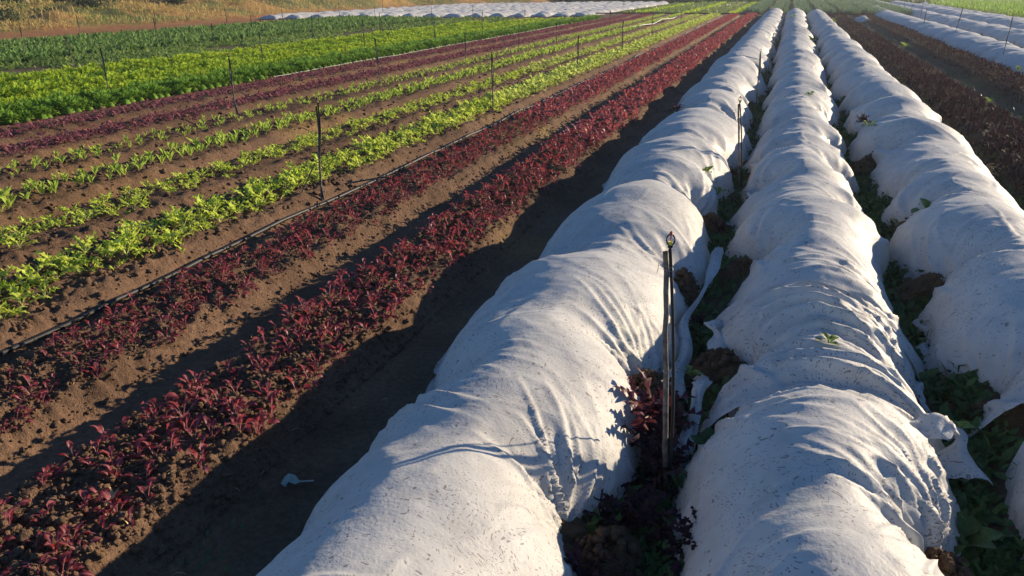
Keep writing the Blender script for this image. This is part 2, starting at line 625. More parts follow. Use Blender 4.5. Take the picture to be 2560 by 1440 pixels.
def clods(n, sampler, smin, smax, sub=False):
    P = sampler(n)
    ok = inview(P[:, 0], P[:, 1])
    P = P[ok]
    n = len(P)
    bV, bF = (ICO2_V, ICO2_F) if sub else (ICO_V, ICO_F)
    sc = smin * (smax / smin) ** (rng.random(n) ** 2.6)
    S = np.stack([sc * rng.uniform(0.7, 1.35, n), sc * rng.uniform(0.7, 1.35, n), sc * rng.uniform(0.5, 0.95, n)], 1)
    pos = np.stack([P[:, 0], P[:, 1], ground_z(P[:, 0], P[:, 1]) + sc * 0.25], 1)
    V, F, idx = scatter(bV, bF, pos, rng.random(n) * 6.28, S)
    k = np.repeat(sc, len(bV))
    V = V + np.stack([vn(V[:, 0] * 60, V[:, 1] * 60 + V[:, 2] * 47, 1), vn(V[:, 1] * 60, V[:, 2] * 60, 2), vn(V[:, 2] * 60, V[:, 0] * 60, 3)], 1) * (k * 0.38)[:, None]
    return V, F


def bed_sampler(xc, hw, y0, y1):
    def f(n):
        u = rng.random(n)
        y = y0 * (y1 / y0) ** u
        x = xc + np.clip(rng.normal(0, hw * 0.62, n), -1.15 * hw, 1.15 * hw)
        return np.stack([x, y], 1)
    return f


parts = []
for xc, hw, n, a in ((-2.90, 0.42, 19000, 0.024), (-4.3, 0.42, 13000, 0.021), (-5.55, 0.6, 3500, 0.035), (-6.9, 0.6, 2600, 0.035),
                     (-8.2, 0.6, 2200, 0.04), (-9.55, 0.6, 1800, 0.045), (-10.9, 0.6, 1400, 0.045), (-12.2, 0.6, 1200, 0.045)):
    parts.append(clods(n, bed_sampler(xc, hw, 1.5 if xc > -5 else 3.5, 22 if xc > -5 else 26), 0.007, a))
V, F = join(parts)
tag(link('soil_clods', mesh_np('soil_clods', V, F, M['soil'], True)), 'loose brown soil clods strewn over the raised beds', 'soil', kind='stuff')
parts = [clods(40, bed_sampler(-2.88, 0.42, 1.5, 6), 0.02, 0.035, True), clods(35, bed_sampler(-4.3, 0.40, 2.5, 9), 0.02, 0.035, True),
         clods(40, bed_sampler(-5.4, 0.3, 3.5, 9), 0.02, 0.05, True)]
V, F = join(parts)
tag(link('soil_lumps', mesh_np('soil_lumps', V, F, M['soil'], True)), 'fist sized lumps of dry soil on the nearest beds', 'soil', kind='stuff')


# ------------------------------------------------------------------ white row covers
def yrows(y0, y1, d0, g):
    ys = [y0]
    while ys[-1] < y1:
        ys.append(ys[-1] + max(d0, g * ys[-1]))
    ys[-1] = y1
    return np.array(ys)


def cover(name, label, xc, wl_, wr_, h, y0, y1, pinch, seed, d0=0.013, g=0.0032, cols=140, group=None,
          end0=False, end1=True, fold=1.0, transverse=None, mat='fabric', lump=0.0, drop=0.0, drop0=0.0, cross=None, nfold=None, lift0=0.0, cat='row cover'):
    """pinch: list of (y, side, strength); side -1 left, +1 right"""
    ys = yrows(y0, y1, d0, g)
    ph = np.linspace(-1, 1, cols)
    ph = np.sign(ph) * np.abs(ph) ** 0.92 * math.pi / 2
    Y = ys[:, None] + 0 * ph[None]
    PH = ph[None] + 0 * Y
    side = np.sign(PH)
    # per side widths
    def pin(sd, sig):
        t = np.zeros_like(ys)
        for (py, s, st) in pinch:
            if s == sd:
                t = np.maximum(t, st * np.exp(-(np.abs(ys - py) / sig) ** 1.6))
        return t
    pl, pr = pin(-1, 0.30), pin(1, 0.30)
    bl, br = pin(-1, 0.6), pin(1, 0.6)
    pl, pr = pl * (1 + 0.45 * sstep(6, 9, ys)), pr * (1 + 0.35 * sstep(6, 9, ys))
    wl = wl_ + 0.10 * vn(ys * 0.9, 0 * ys, seed) + 0.04 * vn(ys * 3.1, 0 * ys, seed + 1) - 0.17 * pl * (1.0 if seed == 100 else 1.45)
    wr = wr_ + 0.11 * vn(ys * 0.9, 0 * ys, seed + 2) + 0.05 * vn(ys * 3.3, 0 * ys, seed + 3) - 0.19 * pr
    hh = h * (1 + 0.09 * vn(ys * 0.8, 0 * ys, seed + 4) + 0.04 * vn(ys * 2.4, 0 * ys, seed + 5) - (0.09 + 0.07 * sstep(6, 9, ys)) * np.maximum(bl, br) - 0.07 * np.minimum(bl, br))
    if seed == 100:
        wl = wl - 0.12 * (1 - sstep(2.2, 3.3, ys))
    xo = xc + 0.05 * vn(ys * 0.5, 0 * ys, seed + 6)
    # free ends taper down to the ground
    if end1:
        e = 1 - sstep(y1 - 1.2, y1, ys)
        hh = hh * (0.03 + 0.97 * e ** 0.6)
    if drop:
        hh = hh * (1 - drop * sstep(y1 - 0.55, y1, ys))
    if drop0:
        hh = hh * (1 - drop0 * (1 - sstep(y0, y0 + 0.45, ys)))
    if end0:
        e = sstep(y0, y0 + 0.55, ys)
        hh = hh * (0.12 + 0.88 * e ** 0.5)
    pp = np.clip(np.where(PH < 0, pl[:, None], pr[:, None]), 0, 1)
    n = 1.88 - 0.35 * pp + 0.18 * vn(Y * 1.3, side * 5, seed + 7)
    s, c = np.abs(np.sin(PH)), np.clip(np.cos(PH), 1e-4, 1)
    W = np.where(PH < 0, wl[:, None], wr[:, None])
    X = xo[:, None] + side * W * s ** (2 / n)
    Z = hh[:, None] * c ** (2 / n)
    # distance from the hem, in metres
    ds = np.sqrt(np.diff(X, axis=1) ** 2 + np.diff(Z, axis=1) ** 2)
    arc = np.concatenate([np.zeros((len(ys), 1)), np.cumsum(ds, 1)], 1)
    tot = arc[:, -1:]
    sl, sr = arc, tot - arc
    hem = np.minimum(sl, sr)
    # lumps from the crop beneath, then creases
    D = 0.026 * fbm(Y * 1.5, arc * 1.3, 2, seed + 8) * (0.6 + 0.4 * sstep(5, 9, Y)) + 0.0035 * fbm(Y * 6, arc * 6, 2, seed + 9)
    calm = 0.10 + 0.90 * sstep(5.5, 11.0, Y)
    # folds hang down the sides, the crown stays smooth
    flank = 0.30 + 0.70 * (1 - sstep(0.22, 0.62, hem))
    crumple = sstep(-0.5, 0.8, vn(Y * 1.3, arc * 0.9, seed + 10))
    crown = 0.75 * calm * (1 - sstep(0.0, 0.35, np.abs(arc - tot * 0.45)))
    fm = np.maximum(flank * crumple * (0.45 + 0.55 * calm), crown * crumple)
    sk = 0.5 * np.abs(arc - tot / 2)
    rid = 1 - np.abs(vn(Y * 5.5 + sk + 1.0 * vn(Y * 1.5, arc * 1.2, seed + 18), arc * 0.25, seed + 11))
    D += 0.013 * fold * fm * (rid ** 4)
    rid = 1 - np.abs(vn(Y * 13 - sk + 1.0 * vn(Y * 3, arc * 1.4, seed + 19), arc * 0.35, seed + 12))
    D += 0.007 * fold * fm * (rid ** 4)
    rid = 1 - np.abs(vn(Y * 30 + 0.9 * vn(Y * 5, arc * 2, seed + 23), arc * 0.6, seed + 24))
    D += 0.0035 * fold * fm * (rid ** 3)
    # sharp creases in random directions, as in cloth that was folded for storage
    for q, (ca_, sa_) in enumerate(((0.8, 0.6), (0.35, -0.94), (0.97, -0.25))):
        cr = 1 - np.abs(vn((Y * ca_ + arc * sa_) * 3.1 + 0.4 * vn(Y * 2, arc * 2, seed + 40 + q), (Y * sa_ - arc * ca_) * 0.7, seed + 43 + q))
        D += 0.011 * np.clip((cr - 0.86) / 0.14, 0, 1) * (0.5 + 0.5 * vn(Y * 1.1, arc * 1.3, seed + 46 + q))
    D += 0.0012 * fbm(Y * 26, arc * 22, 2, seed + 13)
    # hanging pleats along the hem
    rid = 1 - np.abs(vn(Y * 13, hem * 1.1 + side * 4, seed + 14))
    D += 0.022 * fold * np.exp(-hem / 0.16) * (rid ** 2 - 0.5)
    # fans of folds running up from each place where soil holds the hem
    for k, (py, sd, st) in enumerate(pinch):
        rws = np.where(np.abs(ys - py) < 1.5)[0]
        if len(rws) < 3:
            continue
        a, b = rws[0], rws[-1] + 1
        dy = Y[a:b] - py
        dd = (sl if sd < 0 else sr)[a:b] - 0.02
        r = np.sqrt(dy ** 2 + dd ** 2) + 1e-4
        th = np.arctan2(dy, dd + 0.02)
        amp = st * np.clip(r / 0.12, 0, 1) * np.exp(-(r / 1.15) ** 2) * (0.6 + 0.4 * vn(th * 2.0 + k * 7, 0 * th + k, seed + 15))
        f1 = 1 - np.abs(vn(th * 6 + k * 11.7 + 0.5 * vn(th * 2, r * 1.6, seed), r * 0.15, seed + 16))
        f2 = 1 - np.abs(vn(th * 15 + k * 5.1 + 0.3 * vn(th * 4, r * 3, seed), r * 0.9, seed + 17))
        f3 = 1 - np.abs(vn(th * 33 + k * 3.1, r * 1.6, seed + 25))
        D[a:b] += fold * amp * (0.014 * (f1 ** 3 - 0.3) + 0.003 * (f3 ** 3 - 0.3))
    # long tension folds: each one runs from a weighted spot on the hem up over the side
    fr_ = random.Random(seed)
    for (py, sd, st) in pinch:
        for q in range(int((22 if py < 17 else 8) * (1 if nfold is None else nfold))):
            L = fr_.uniform(0.5, 1.25)
            an = fr_.uniform(-1.25, 1.25)
            if py < 7 and sd > 0 and fr_.random() < 0.5:
                an = fr_.uniform(0.1, 1.1)
            a0 = 0.03
            ey, ea = py + L * math.sin(an), a0 + L * math.cos(an)
            w0 = max(0.009, 0.0032 * py) * fr_.uniform(0.7, 2.0)
            am = st * fr_.uniform(0.006, 0.030) * min(2.1, max(1.0, 0.17 * py)) * fold
            bend = fr_.uniform(-0.12, 0.12)
            rws = np.where((ys > min(py, ey) - 0.2 - w0 * 4) & (ys < max(py, ey) + 0.2 + w0 * 4))[0]
            if len(rws) < 3:
                continue
            a_, b_ = rws[0], rws[-1] + 1
            dd = (sl if sd < 0 else sr)[a_:b_]
            uy, ua = (ey - py) / L, (ea - a0) / L
            ry, ra = Y[a_:b_] - py, dd - a0
            t = (ry * uy + ra * ua) / L
            dist = ry * ua - ra * uy + bend * 4 * t * (1 - t)
            w = w0 * (0.45 + 1.1 * np.clip(t, 0, 1))
            env = np.clip(t * 3.2 - 0.05, 0, 1) * np.clip((1 - t) * 1.6, 0, 1) ** 0.8
            D[a_:b_] += am * env * (np.exp(-np.abs(dist) / w) * 1.15 - 0.45 * np.exp(-((dist - 1.8 * w) / (1.6 * w)) ** 2))
    if cross is not None:
        # bunched cloth: long folds lying right across the row
        ca0, ca1, nn, amc = cross
        for q in range(nn):
            y_0 = fr_.uniform(ca0, ca1)
            sl0, cv = fr_.uniform(-0.22, 0.22), fr_.uniform(-0.10, 0.16)
            f0, f1_ = fr_.uniform(0.02, 0.3), fr_.uniform(0.7, 0.98)
            w = fr_.uniform(0.014, 0.035)
            fa = arc / tot
            t = (fa - f0) / (f1_ - f0)
            dist = Y - (y_0 + sl0 * (t - 0.5) + cv * (4 * t * (1 - t) - 0.6))
            env = np.clip(t * 4, 0, 1) * np.clip((1 - t) * 4, 0, 1)
            D += amc * fr_.uniform(0.4, 1.2) * env * (np.exp(-np.abs(dist) / w) - 0.4 * np.exp(-((dist + 1.8 * w) / (1.6 * w)) ** 2))
    if transverse is not None:
        # bunched cloth: pleats running across the row
        for (ta, tb, am) in transverse:
            m_ = np.clip(sstep(ta, ta + 0.3, Y) * (1 - sstep(tb - 0.3, tb, Y)), 0, 1)
            wv = Y * 6.0 + 0.9 * vn(Y * 1.2, arc * 1.4, seed + 21) + 0.35 * np.abs(arc - tot / 2)
            r1 = 1 - np.abs(vn(wv, arc * 0.5, seed + 20))
            r2 = 1 - np.abs(vn(wv * 2.7, arc * 0.9, seed + 22))
            D += am * m_ * (r1 ** 2 - 0.35) + am * 0.35 * m_ * (r2 ** 2 - 0.35)
    if lump:
        D += lump * fbm(Y * 0.9, arc * 1.6, 3, seed + 27) + lump * 0.5 * (1 - np.abs(vn(Y * 2.2, arc * 3.5, seed + 28))) ** 2
    # slight mounding of the hem on the ground
    P = np.stack([X, Y, Z], 2)
    gu = np.gradient(P, axis=1)
    gv = np.gradient(P, axis=0)
    Nn = np.cross(gu, gv)
    Nn /= np.linalg.norm(Nn, axis=2)[..., None] + 1e-9
    Nn *= np.sign(Nn[:, cols // 2, 2])[:, None, None]
    # keep normals away from the open ends from tilting wildly
    Nn[..., 1] *= 0.4
    P = P + Nn * D[..., None]
    # the free hem spreads out over the ground
    fl = np.exp(-hem / 0.09) * (0.06 + 0.05 * vn(Y * 4.0, side * 3, seed + 26)) * (1 - pp)
    P[..., 0] += side * np.maximum(fl, 0)
    P[..., 2] = np.maximum(P[..., 2], 0.012) + 0.0
    if lift0:
        e = 1 - sstep(y0, y0 + 0.5, Y)
        P[..., 2] += lift0 * e * c
    # torn, uneven cut ends
    P[..., 1] += 0.16 * vn(arc * 2.6, 0 * arc, seed + 30) * (1 - sstep(y0, y0 + 0.6, Y)) + 0.16 * vn(arc * 2.6, 0 * arc, seed + 31) * sstep(y1 - 0.6, y1, Y)
    me = mesh_np(name, P.reshape(-1, 3), grid_faces(len(ys), cols), M[mat], True)
    o = link(name, me)
    tag(o, label, cat, group)
    o['_'] = 0
    del o['_']
    return o


def alt(y0, y1, step, seed, jitter=0.35, both=False):
    r = random.Random(seed)
    out = []
    y = y0
    k = 0
    while y < y1:
        sd = -1 if k % 2 else 1
        out.append((y + r.uniform(-jitter, jitter), sd, r.uniform(0.6, 1.0)))
        if both or r.random() < 0.55:
            out.append((y + r.uniform(-0.5, 0.5), -sd, r.uniform(0.5, 0.9)))
        y += step * r.uniform(0.85, 1.2)
        k += 1
    return out


G_COV = 'three long white row covers in the foreground'
pT1 = [(2.90, 1, 1.0), (4.43, 1, 1.0), (6.25, 1, 0.9), (8.40, 1, 0.9), (9.5, 1, 0.5), (10.9, 1, 0.8), (14.0, 1, 0.8),
       (3.65, -1, 1.0), (5.99, -1, 0.9), (8.30, -1, 0.9), (11.2, -1, 1.0), (14.5, -1, 0.9)] + alt(16.8, 72, 2.4, 1, both=True)
cover('row_cover', 'white fleece row cover nearest the red beds, leftmost of the three long ones', -1.17, 0.77, 0.70, 0.66, 0.9, 73, pT1, 100, group=G_COV)
pA = [(3.08, 1, 1.0), (2.1, -1, 0.6), (4.05, -1, 0.7), (4.2, 1, 0.4)]
cover('row_cover', 'smooth front sheet of the middle white row with a gathered end', 0.40, 0.66, 0.68, 0.64, 0.9, 4.25, pA, 200, end1=False, nfold=1.8, drop=0.28, end0=False, fold=1.15,
      group='sheets of the middle white row')
pB = [(4.75, -1, 0.9), (4.75, 1, 0.6)]
cover('row_cover', 'tightly bunched short sheet between the front and the long middle cover', 0.38, 0.66, 0.66, 0.58, 4.0, 5.75, pB, 300, end1=False, drop=0.25, drop0=0.3, fold=1.1,
      transverse=[(4.1, 5.7, 0.012)], cross=(4.2, 5.6, 34, 0.034), group='sheets of the middle white row')
pC = [(6.85, -1, 1.0), (6.0, 1, 0.7), (8.2, 1, 0.8), (9.3, -1, 0.6), (10.98, -1, 1.0), (10.2, 1, 0.6), (12.1, 1, 0.9), (13.5, -1, 0.9), (14.9, 1, 0.8), (15.7, -1, 0.8)] + alt(17.6, 73, 2.4, 2, both=True)
cover('row_cover', 'long middle white row cover running to the far end of the field', 0.37, 0.66, 0.68, 0.66, 5.3, 74, pC, 400, drop0=0.30,
      transverse=[(5.2, 6.2, 0.008)], cross=(5.35, 6.1, 12, 0.022), group='sheets of the middle white row')
pD = [(3.0, -1, 0.6)]
cover('row_cover', 'front sheet at the bottom right corner with a folded corner', 2.04, 0.70, 0.72, 0.66, 1.4, 4.25, pD, 500, end1=False, drop=0.2, fold=0.8,
      group='sheets of the right white row')
pE = [(4.95, -1, 1.0), (6.85, -1, 1.0), (8.72, -1, 1.0), (9.9, -1, 0.5), (10.8, 1, 0.4), (12.0, -1, 0.9), (13.6, 1, 0.8), (14.4, -1, 0.8)] + alt(16.5, 68, 2.5, 3, both=True)
cover('row_cover', 'rightmost of the three long white row covers beside bare dark soil', 1.91, 0.66, 0.74, 0.66, 4.4, 69.5, pE, 600, drop0=0.30,
      transverse=[(4.3, 5.2, 0.02)], group='sheets of the right white row')

# many covered rows far off at the left
for k in range(15):
    x = -16.4 - 1.5 * k
    ya = 61.5 - 0.55 * (x + 16) * -1 if False else 66.0 + (x + 16.4) * 0.62
    yb = 114 - 0.3 * k if k < 6 else 112 - 1.9 * (k - 5)
    cover('row_cover', 'white covered row far off at the left, number %s counted from the green beds' % ('first second third fourth fifth sixth seventh eighth ninth tenth eleventh twelfth thirteenth fourteenth fifteenth'.split()[k]),
          x, 0.66, 0.66, 0.34, ya, yb, alt(ya + 1, yb - 1, 2.6, 40 + k, both=True), 700 + 31 * k, d0=0.16, g=0.002, cols=22, group='white covered rows far off beyond the lettuce', fold=2.4, end0=True, lump=0.03, nfold=0, mat='fabric_far')
for k, (x, w, y0, y1) in enumerate(((7.55, 0.95, 19, 118), (10.4, 0.95, 26, 122), (13.1, 0.95, 36, 122), (15.6, 0.7, 46, 118))):
    cover('row_cover', ['white row cover beside the dark purple beds at the upper right', 'second white cover from the purple beds at the upper right',
                        'third white cover from the purple beds at the upper right', 'flat white cover at the edge of the bright green grass'][k],
          x, w, w, (0.46, 0.46, 0.44, 0.2)[k], y0, y1, alt(y0 + 1, y1 - 1, 2.8, 60 + k, both=True), 900 + 31 * k, d0=0.05, g=0.0028, cols=56,
          group='white row covers at the upper right', fold=1.5, lump=0.03, nfold=0.5, mat='fabric_far')


# ------------------------------------------------------------------ leaves and plants
def leaf(L, W, nseg=6, nw=2, stem=0.35, curl=0.8, cup=0.25, ruf=0.0, lobes=0, lobed=0.5, bend=0.6, seed=0, tipw=0.5, sw=0.05):
    """leaf rising from the origin along +X/+Z; returns V, F, rib flag per vertex"""
    r = random.Random(seed)
    t = np.linspace(0, 1, nseg + 1)
    # midrib path: rises then arches over
    ang0 = 1.15
    ang = ang0 - bend * t - curl * np.clip((t - 0.45) / 0.55, 0, 1) ** 2
    step = L / nseg
    x = np.concatenate([[0], np.cumsum(np.cos(ang[:-1]) * step)])
    z = np.concatenate([[0], np.cumsum(np.sin(ang[:-1]) * step)])
    wprof = np.where(t < stem, sw * W, W * (np.sin(np.clip((t - stem) / (1 - stem), 0, 1) ** (0.55 + 0.5 * tipw) * math.pi * 0.93 + 0.12)))
    wprof = np.maximum(wprof, sw * W)
    if lobes:
        wprof = np.where(t >= stem, wprof * (1 - lobed * (np.arange(nseg + 1) % 2)), wprof)
    nc = 2 * nw + 1
    s = np.linspace(-1, 1, nc)
    V = np.zeros((nseg + 1, nc, 3))
    side = sign = 0
    for i in range(nseg + 1):
        nx, nz = -math.sin(ang[i]), math.cos(ang[i])
        for j in range(nc):
            off = s[j] * wprof[i] * 0.5
            up = cup * abs(off) + (ruf * abs(s[j]) * wprof[i] * (r.random() - 0.5) * 2 if t[i] > stem else 0)
            fwd = ruf * 0.5 * abs(s[j]) * wprof[i] * (r.random() - 0.5)
            V[i, j] = (x[i] + nx * up + fwd + (0.35 * abs(off) if lobes and i % 2 == 0 else 0), off, z[i] + nz * up)
    rib = np.zeros((nseg + 1, nc))
    rib[:, nw] = 0.8
    rib[t < stem + 0.02, :] = 1.0
    return V.reshape(-1, 3), grid_faces(nseg + 1, nc), rib.ravel()


def rotz(V, a):
    c, s = math.cos(a), math.sin(a)
    return np.stack([V[:, 0] * c - V[:, 1] * s, V[:, 0] * s + V[:, 1] * c, V[:, 2]], 1)


def tilty(V, a):
    c, s = math.cos(a), math.sin(a)
    return np.stack([V[:, 0] * c + V[:, 2] * s, V[:, 1], -V[:, 0] * s + V[:, 2] * c], 1)


def make_kind(leaves, nvar, nleaf, tilt, seed, jit=0.25, off=0.0):
    """plant variants: list of lists of (leaf index, yaw, tilt, scale, offx, offy)"""
    r = random.Random(seed)
    out = []
    for v in range(nvar):
        n = r.randint(*nleaf)
        a0 = r.uniform(0, 6.28)
        out.append([(r.randrange(len(leaves)), a0 + i * 2.4 + r.uniform(-jit, jit), r.uniform(*tilt), r.uniform(0.65, 1.1), r.uniform(-off, off), r.uniform(-off, off)) for i in range(n)])
    return out


def plant_mesh(leaves, spec):
    Vs, Fs, Rs, n = [], [], [], 0
    rd = []
    for (li, yaw, tl, sc, ox, oy) in spec:
        V, F, R = leaves[li]
        V = rotz(tilty(V * sc, tl), yaw) + np.array([ox, oy, 0])
        Vs.append(V)
        Fs.append(F + n)
        Rs.append(R)
        rd.append(np.full(len(F), random.random() * 0.6))
        n += len(V)
    return np.concatenate(Vs), np.concatenate(Fs), np.concatenate(Rs), np.concatenate(rd)


class Kind:
    def __init__(s, name, leafname, leaves, mat, variants):
        s.name, s.leafname, s.leaves, s.mat, s.variants = name, leafname, leaves, mat, variants
        s.lm = [mesh_np(leafname, V, F, M[mat], True, attrs={'rib': R}) for V, F, R in leaves]
        s.raw = [plant_mesh(leaves, v) for v in variants]
        s.pm = [mesh_np(name, V, F, M[mat], True, attrs={'rib': R, 'rnd': rd}) for V, F, R, rd in s.raw]

    def place(s, pos, yaw, scale, label, cat, group=None, leaves=False, vi=None):
        vi = random.randrange(len(s.variants)) if vi is None else vi
        if leaves:
            o = link(s.name, None)
            for (li, ya, tl, sc, ox, oy) in s.variants[vi]:
                c = link(s.leafname, s.lm[li], parent=o)
                c.location = (ox, oy, 0)
                c.rotation_euler = (0, tl, ya)
                c.scale = (sc, sc, sc)
        else:
            o = link(s.name, s.pm[vi])
        o.location = pos
        o.rotation_euler = (0, 0, yaw)
        o.scale = (scale,) * 3
        tag(o, label, cat, group)
        return o

    def stuff(s, name, P, yaw, scale, label, cat, var=None):
        Vs, Fs, Rs, Ds = [], [], [], []
        n = 0
        vi = rng.integers(0, len(s.variants), len(P))
        for k, (V, F, R, rd) in enumerate(s.raw):
            m = vi == k
            if not m.any():
                continue
            q = int(m.sum())
            v, f, idx = scatter(V, F, P[m], yaw[m], scale[m])
            Vs.append(v)
            Fs.append(f + n)
            n += len(v)
            Rs.append(np.tile(R, q))
            Ds.append(rng.random(q)[idx] * 0.8 + np.tile(rd, q) * 0.35)
        me = mesh_np(name, np.concatenate(Vs), np.concatenate(Fs), M[s.mat], True, attrs={'rib': np.concatenate(Rs), 'rnd': np.concatenate(Ds)})
        o = link(name, me)
        tag(o, label, cat, kind='stuff')
        return o


def row_plants(xc, hw, nrow, dy, y0, y1, jx=0.03, jy=0.3, gap=0.0, seed=0, clump=0.0):
    r = np.random.default_rng(seed)
    out = []
    for i in range(nrow):
        x = xc - hw + 2 * hw * (i + 0.5) / nrow
        ys = np.arange(y0 + r.random() * dy, y1, dy)
        ys = ys + r.normal(0, jy * dy, len(ys))
        xs = x + r.normal(0, jx, len(ys))
        keep = r.random(len(ys)) > gap + clump * (vn(ys * 0.9, 0 * ys + i, seed) > 0.25)
        out.append(np.stack([xs[keep], ys[keep]], 1))
    P = np.concatenate(out)
    ok = inview(P[:, 0], P[:, 1], 0.2, 220, 160)
    P = P[ok]
    z = ground_z(P[:, 0], P[:, 1])
    return np.column_stack([P, z])


def crop(kind, P, scale, nind, nleaf, label, cat, group, stuffname, stufflabel, sink=0.005):
    """nearest nind plants are things of their own, the rest one object"""
    d = np.hypot(P[:, 0], P[:, 1])
    ou, ov, _ = proj(P[:, 0], P[:, 1], P[:, 2])
    inside = (ou > -10) & (ou < 2570) & (ov > -10) & (ov < 1450)
    key = d + np.where(inside, 0, 1e4)
    order = np.argsort(key)
    yaw = rng.random(len(P)) * 6.283
    sc = scale * rng.uniform(0.7, 1.25, len(P))
    P = P.copy()
    P[:, 2] -= sink
    ind = order[:nind]
    for j, i in enumerate(ind):
        kind.place(tuple(P[i]), float(yaw[i]), float(sc[i]), label, cat, group, leaves=j < nleaf)
    rest = order[nind:]
    if len(rest):
        kind.stuff(stuffname, P[rest], yaw[rest], sc[rest], stufflabel, cat)


# red seedlings: pink stalks, small curled deep red blades
redL = [leaf(0.14, 0.034, 8, 2, stem=0.52, curl=1.7, cup=0.35, ruf=0.38, bend=0.45, seed=i, lobes=(i % 2), lobed=0.35, sw=0.13) for i in range(3)] + \
       [leaf(0.10, 0.030, 7, 2, stem=0.45, curl=2.4, cup=0.6, ruf=0.4, bend=0.1, seed=20 + i, sw=0.15) for i in range(3)]
red = Kind('red_seedling', 'leaf', redL, 'red', make_kind(redL, 9, (5, 8), (-0.35, 0.75), 1, jit=0.7))
redL2 = [leaf(0.11, 0.038, 4, 1, stem=0.4, curl=1.4, cup=0.35, ruf=0.3, bend=0.5, seed=50 + i, sw=0.16) for i in range(3)]
redfar = Kind('red_seedling', 'leaf', redL2, 'red', make_kind(redL2, 5, (4, 6), (-0.2, 0.7), 2))
P1_ = row_plants(-2.90, 0.36, 5, 0.115, 1.2, 12, jx=0.035, seed=11, gap=0.12)
crop(red, P1_, 0.95, 170, 90, 'small deep red seedling with pink stalks on the bed beside the white covers', 'seedling', 'red seedlings on the bed beside the white covers',
     'red_seedling_carpet', 'carpet of deep red seedlings along the bed beside the white covers')
P1f = row_plants(-2.90, 0.36, 5, 0.125, 12, 70.5, jx=0.04, seed=12, gap=0.05)
redfar.stuff('red_seedling_carpet', P1f, rng.random(len(P1f)) * 6.28, rng.uniform(0.9, 1.5, len(P1f)), 'far part of the red seedling carpet beside the white covers', 'seedlings')
P2_ = row_plants(-4.26, 0.36, 5, 0.115, 1.2, 14, jx=0.035, seed=13, gap=0.16)
crop(red, P2_, 0.86, 130, 50, 'small wine red seedling on the second bed, beside the black hose', 'seedling', 'red seedlings on the bed beside the black hose',
     'red_seedling_carpet', 'carpet of wine red seedlings along the bed beside the black hose')
P2f = row_plants(-4.27, 0.37, 5, 0.125, 14, 70, jx=0.04, seed=14, gap=0.05)
redfar.stuff('red_seedling_carpet', P2f, rng.random(len(P2f)) * 6.28, rng.uniform(0.9, 1.4, len(P2f)), 'far part of the red seedling carpet beside the black hose', 'seedlings')
dark = Kind('dark_red_seedling', 'leaf', redL2, 'darkred', make_kind(redL2, 5, (4, 7), (-0.1, 0.9), 3))
for k, (xc, w) in enumerate(((-10.88, 0.36), (-12.28, 0.42))):
    Pd = row_plants(xc, w, 5, 0.12, 6, 67, jx=0.05, seed=15 + k, gap=0.12)
    crop(dark, Pd, 1.15, 120, 0, ['small dark red seedling on the bed in front of the farther red bed', 'small dark red seedling on the bed beside the curly kale'][k],
         'seedling', ['dark red seedlings on the nearer of the two dark beds', 'dark red seedlings beside the kale'][k], 'dark_red_seedling_carpet',
         ['dark red seedlings filling the nearer of the two dark red beds', 'dark red seedlings filling the bed beside the curly kale'][k])

# frilly lime lettuce
frL = [leaf(0.22, 0.066, 12, 2, stem=0.3, curl=0.9, cup=0.2, ruf=0.6, lobes=1, lobed=0.7, bend=0.7, seed=70 + i, sw=0.12) for i in range(4)]
fr = Kind('frilly_lettuce', 'leaf', frL, 'frisee', make_kind(frL, 8, (5, 8), (-0.2, 0.9), 4, jit=0.6))
frL2 = [leaf(0.2, 0.12, 5, 1, stem=0.2, curl=0.7, cup=0.2, ruf=0.5, lobes=1, lobed=0.5, bend=0.7, seed=80 + i, sw=0.15) for i in range(3)]
frf = Kind('frilly_lettuce', 'leaf', frL2, 'frisee', make_kind(frL2, 5, (6, 8), (0.0, 0.8), 5))
Pg = row_plants(-5.66, 0.32, 4, 0.19, 2.5, 16, jx=0.06, seed=21, gap=0.12)
crop(fr, Pg, 1.0, 150, 60, 'frilly lime green lettuce on the bed just left of the black hose', 'lettuce', 'frilly lime lettuces on the bed left of the black hose',
     'frilly_lettuce_row', 'frilly lime lettuces farther along the bed left of the hose')
Pgf = row_plants(-5.66, 0.34, 4, 0.20, 16, 68, jx=0.05, seed=22)
frf.stuff('frilly_lettuce_row', Pgf, rng.random(len(Pgf)) * 6.28, rng.uniform(0.9, 1.3, len(Pgf)), 'far end of the frilly lime lettuce bed left of the hose', 'lettuces')
Pg2 = row_plants(-6.95, 0.28, 4, 0.19, 3.5, 22, jx=0.07, seed=23, gap=0.2)
crop(fr, Pg2, 0.68, 150, 30, 'young frilly lettuce seedling on bare soil, second green bed from the hose', 'lettuce', 'young frilly lettuces on the second green bed from the hose',
     'frilly_lettuce_row', 'young frilly lettuces farther along the second green bed')
Pg2f = row_plants(-6.95, 0.28, 3, 0.21, 22, 67, jx=0.05, seed=24, gap=0.1)
frf.stuff('frilly_lettuce_row', Pg2f, rng.random(len(Pg2f)) * 6.28, rng.uniform(0.6, 0.95, len(Pg2f)), 'far end of the young frilly lettuce bed', 'lettuces')

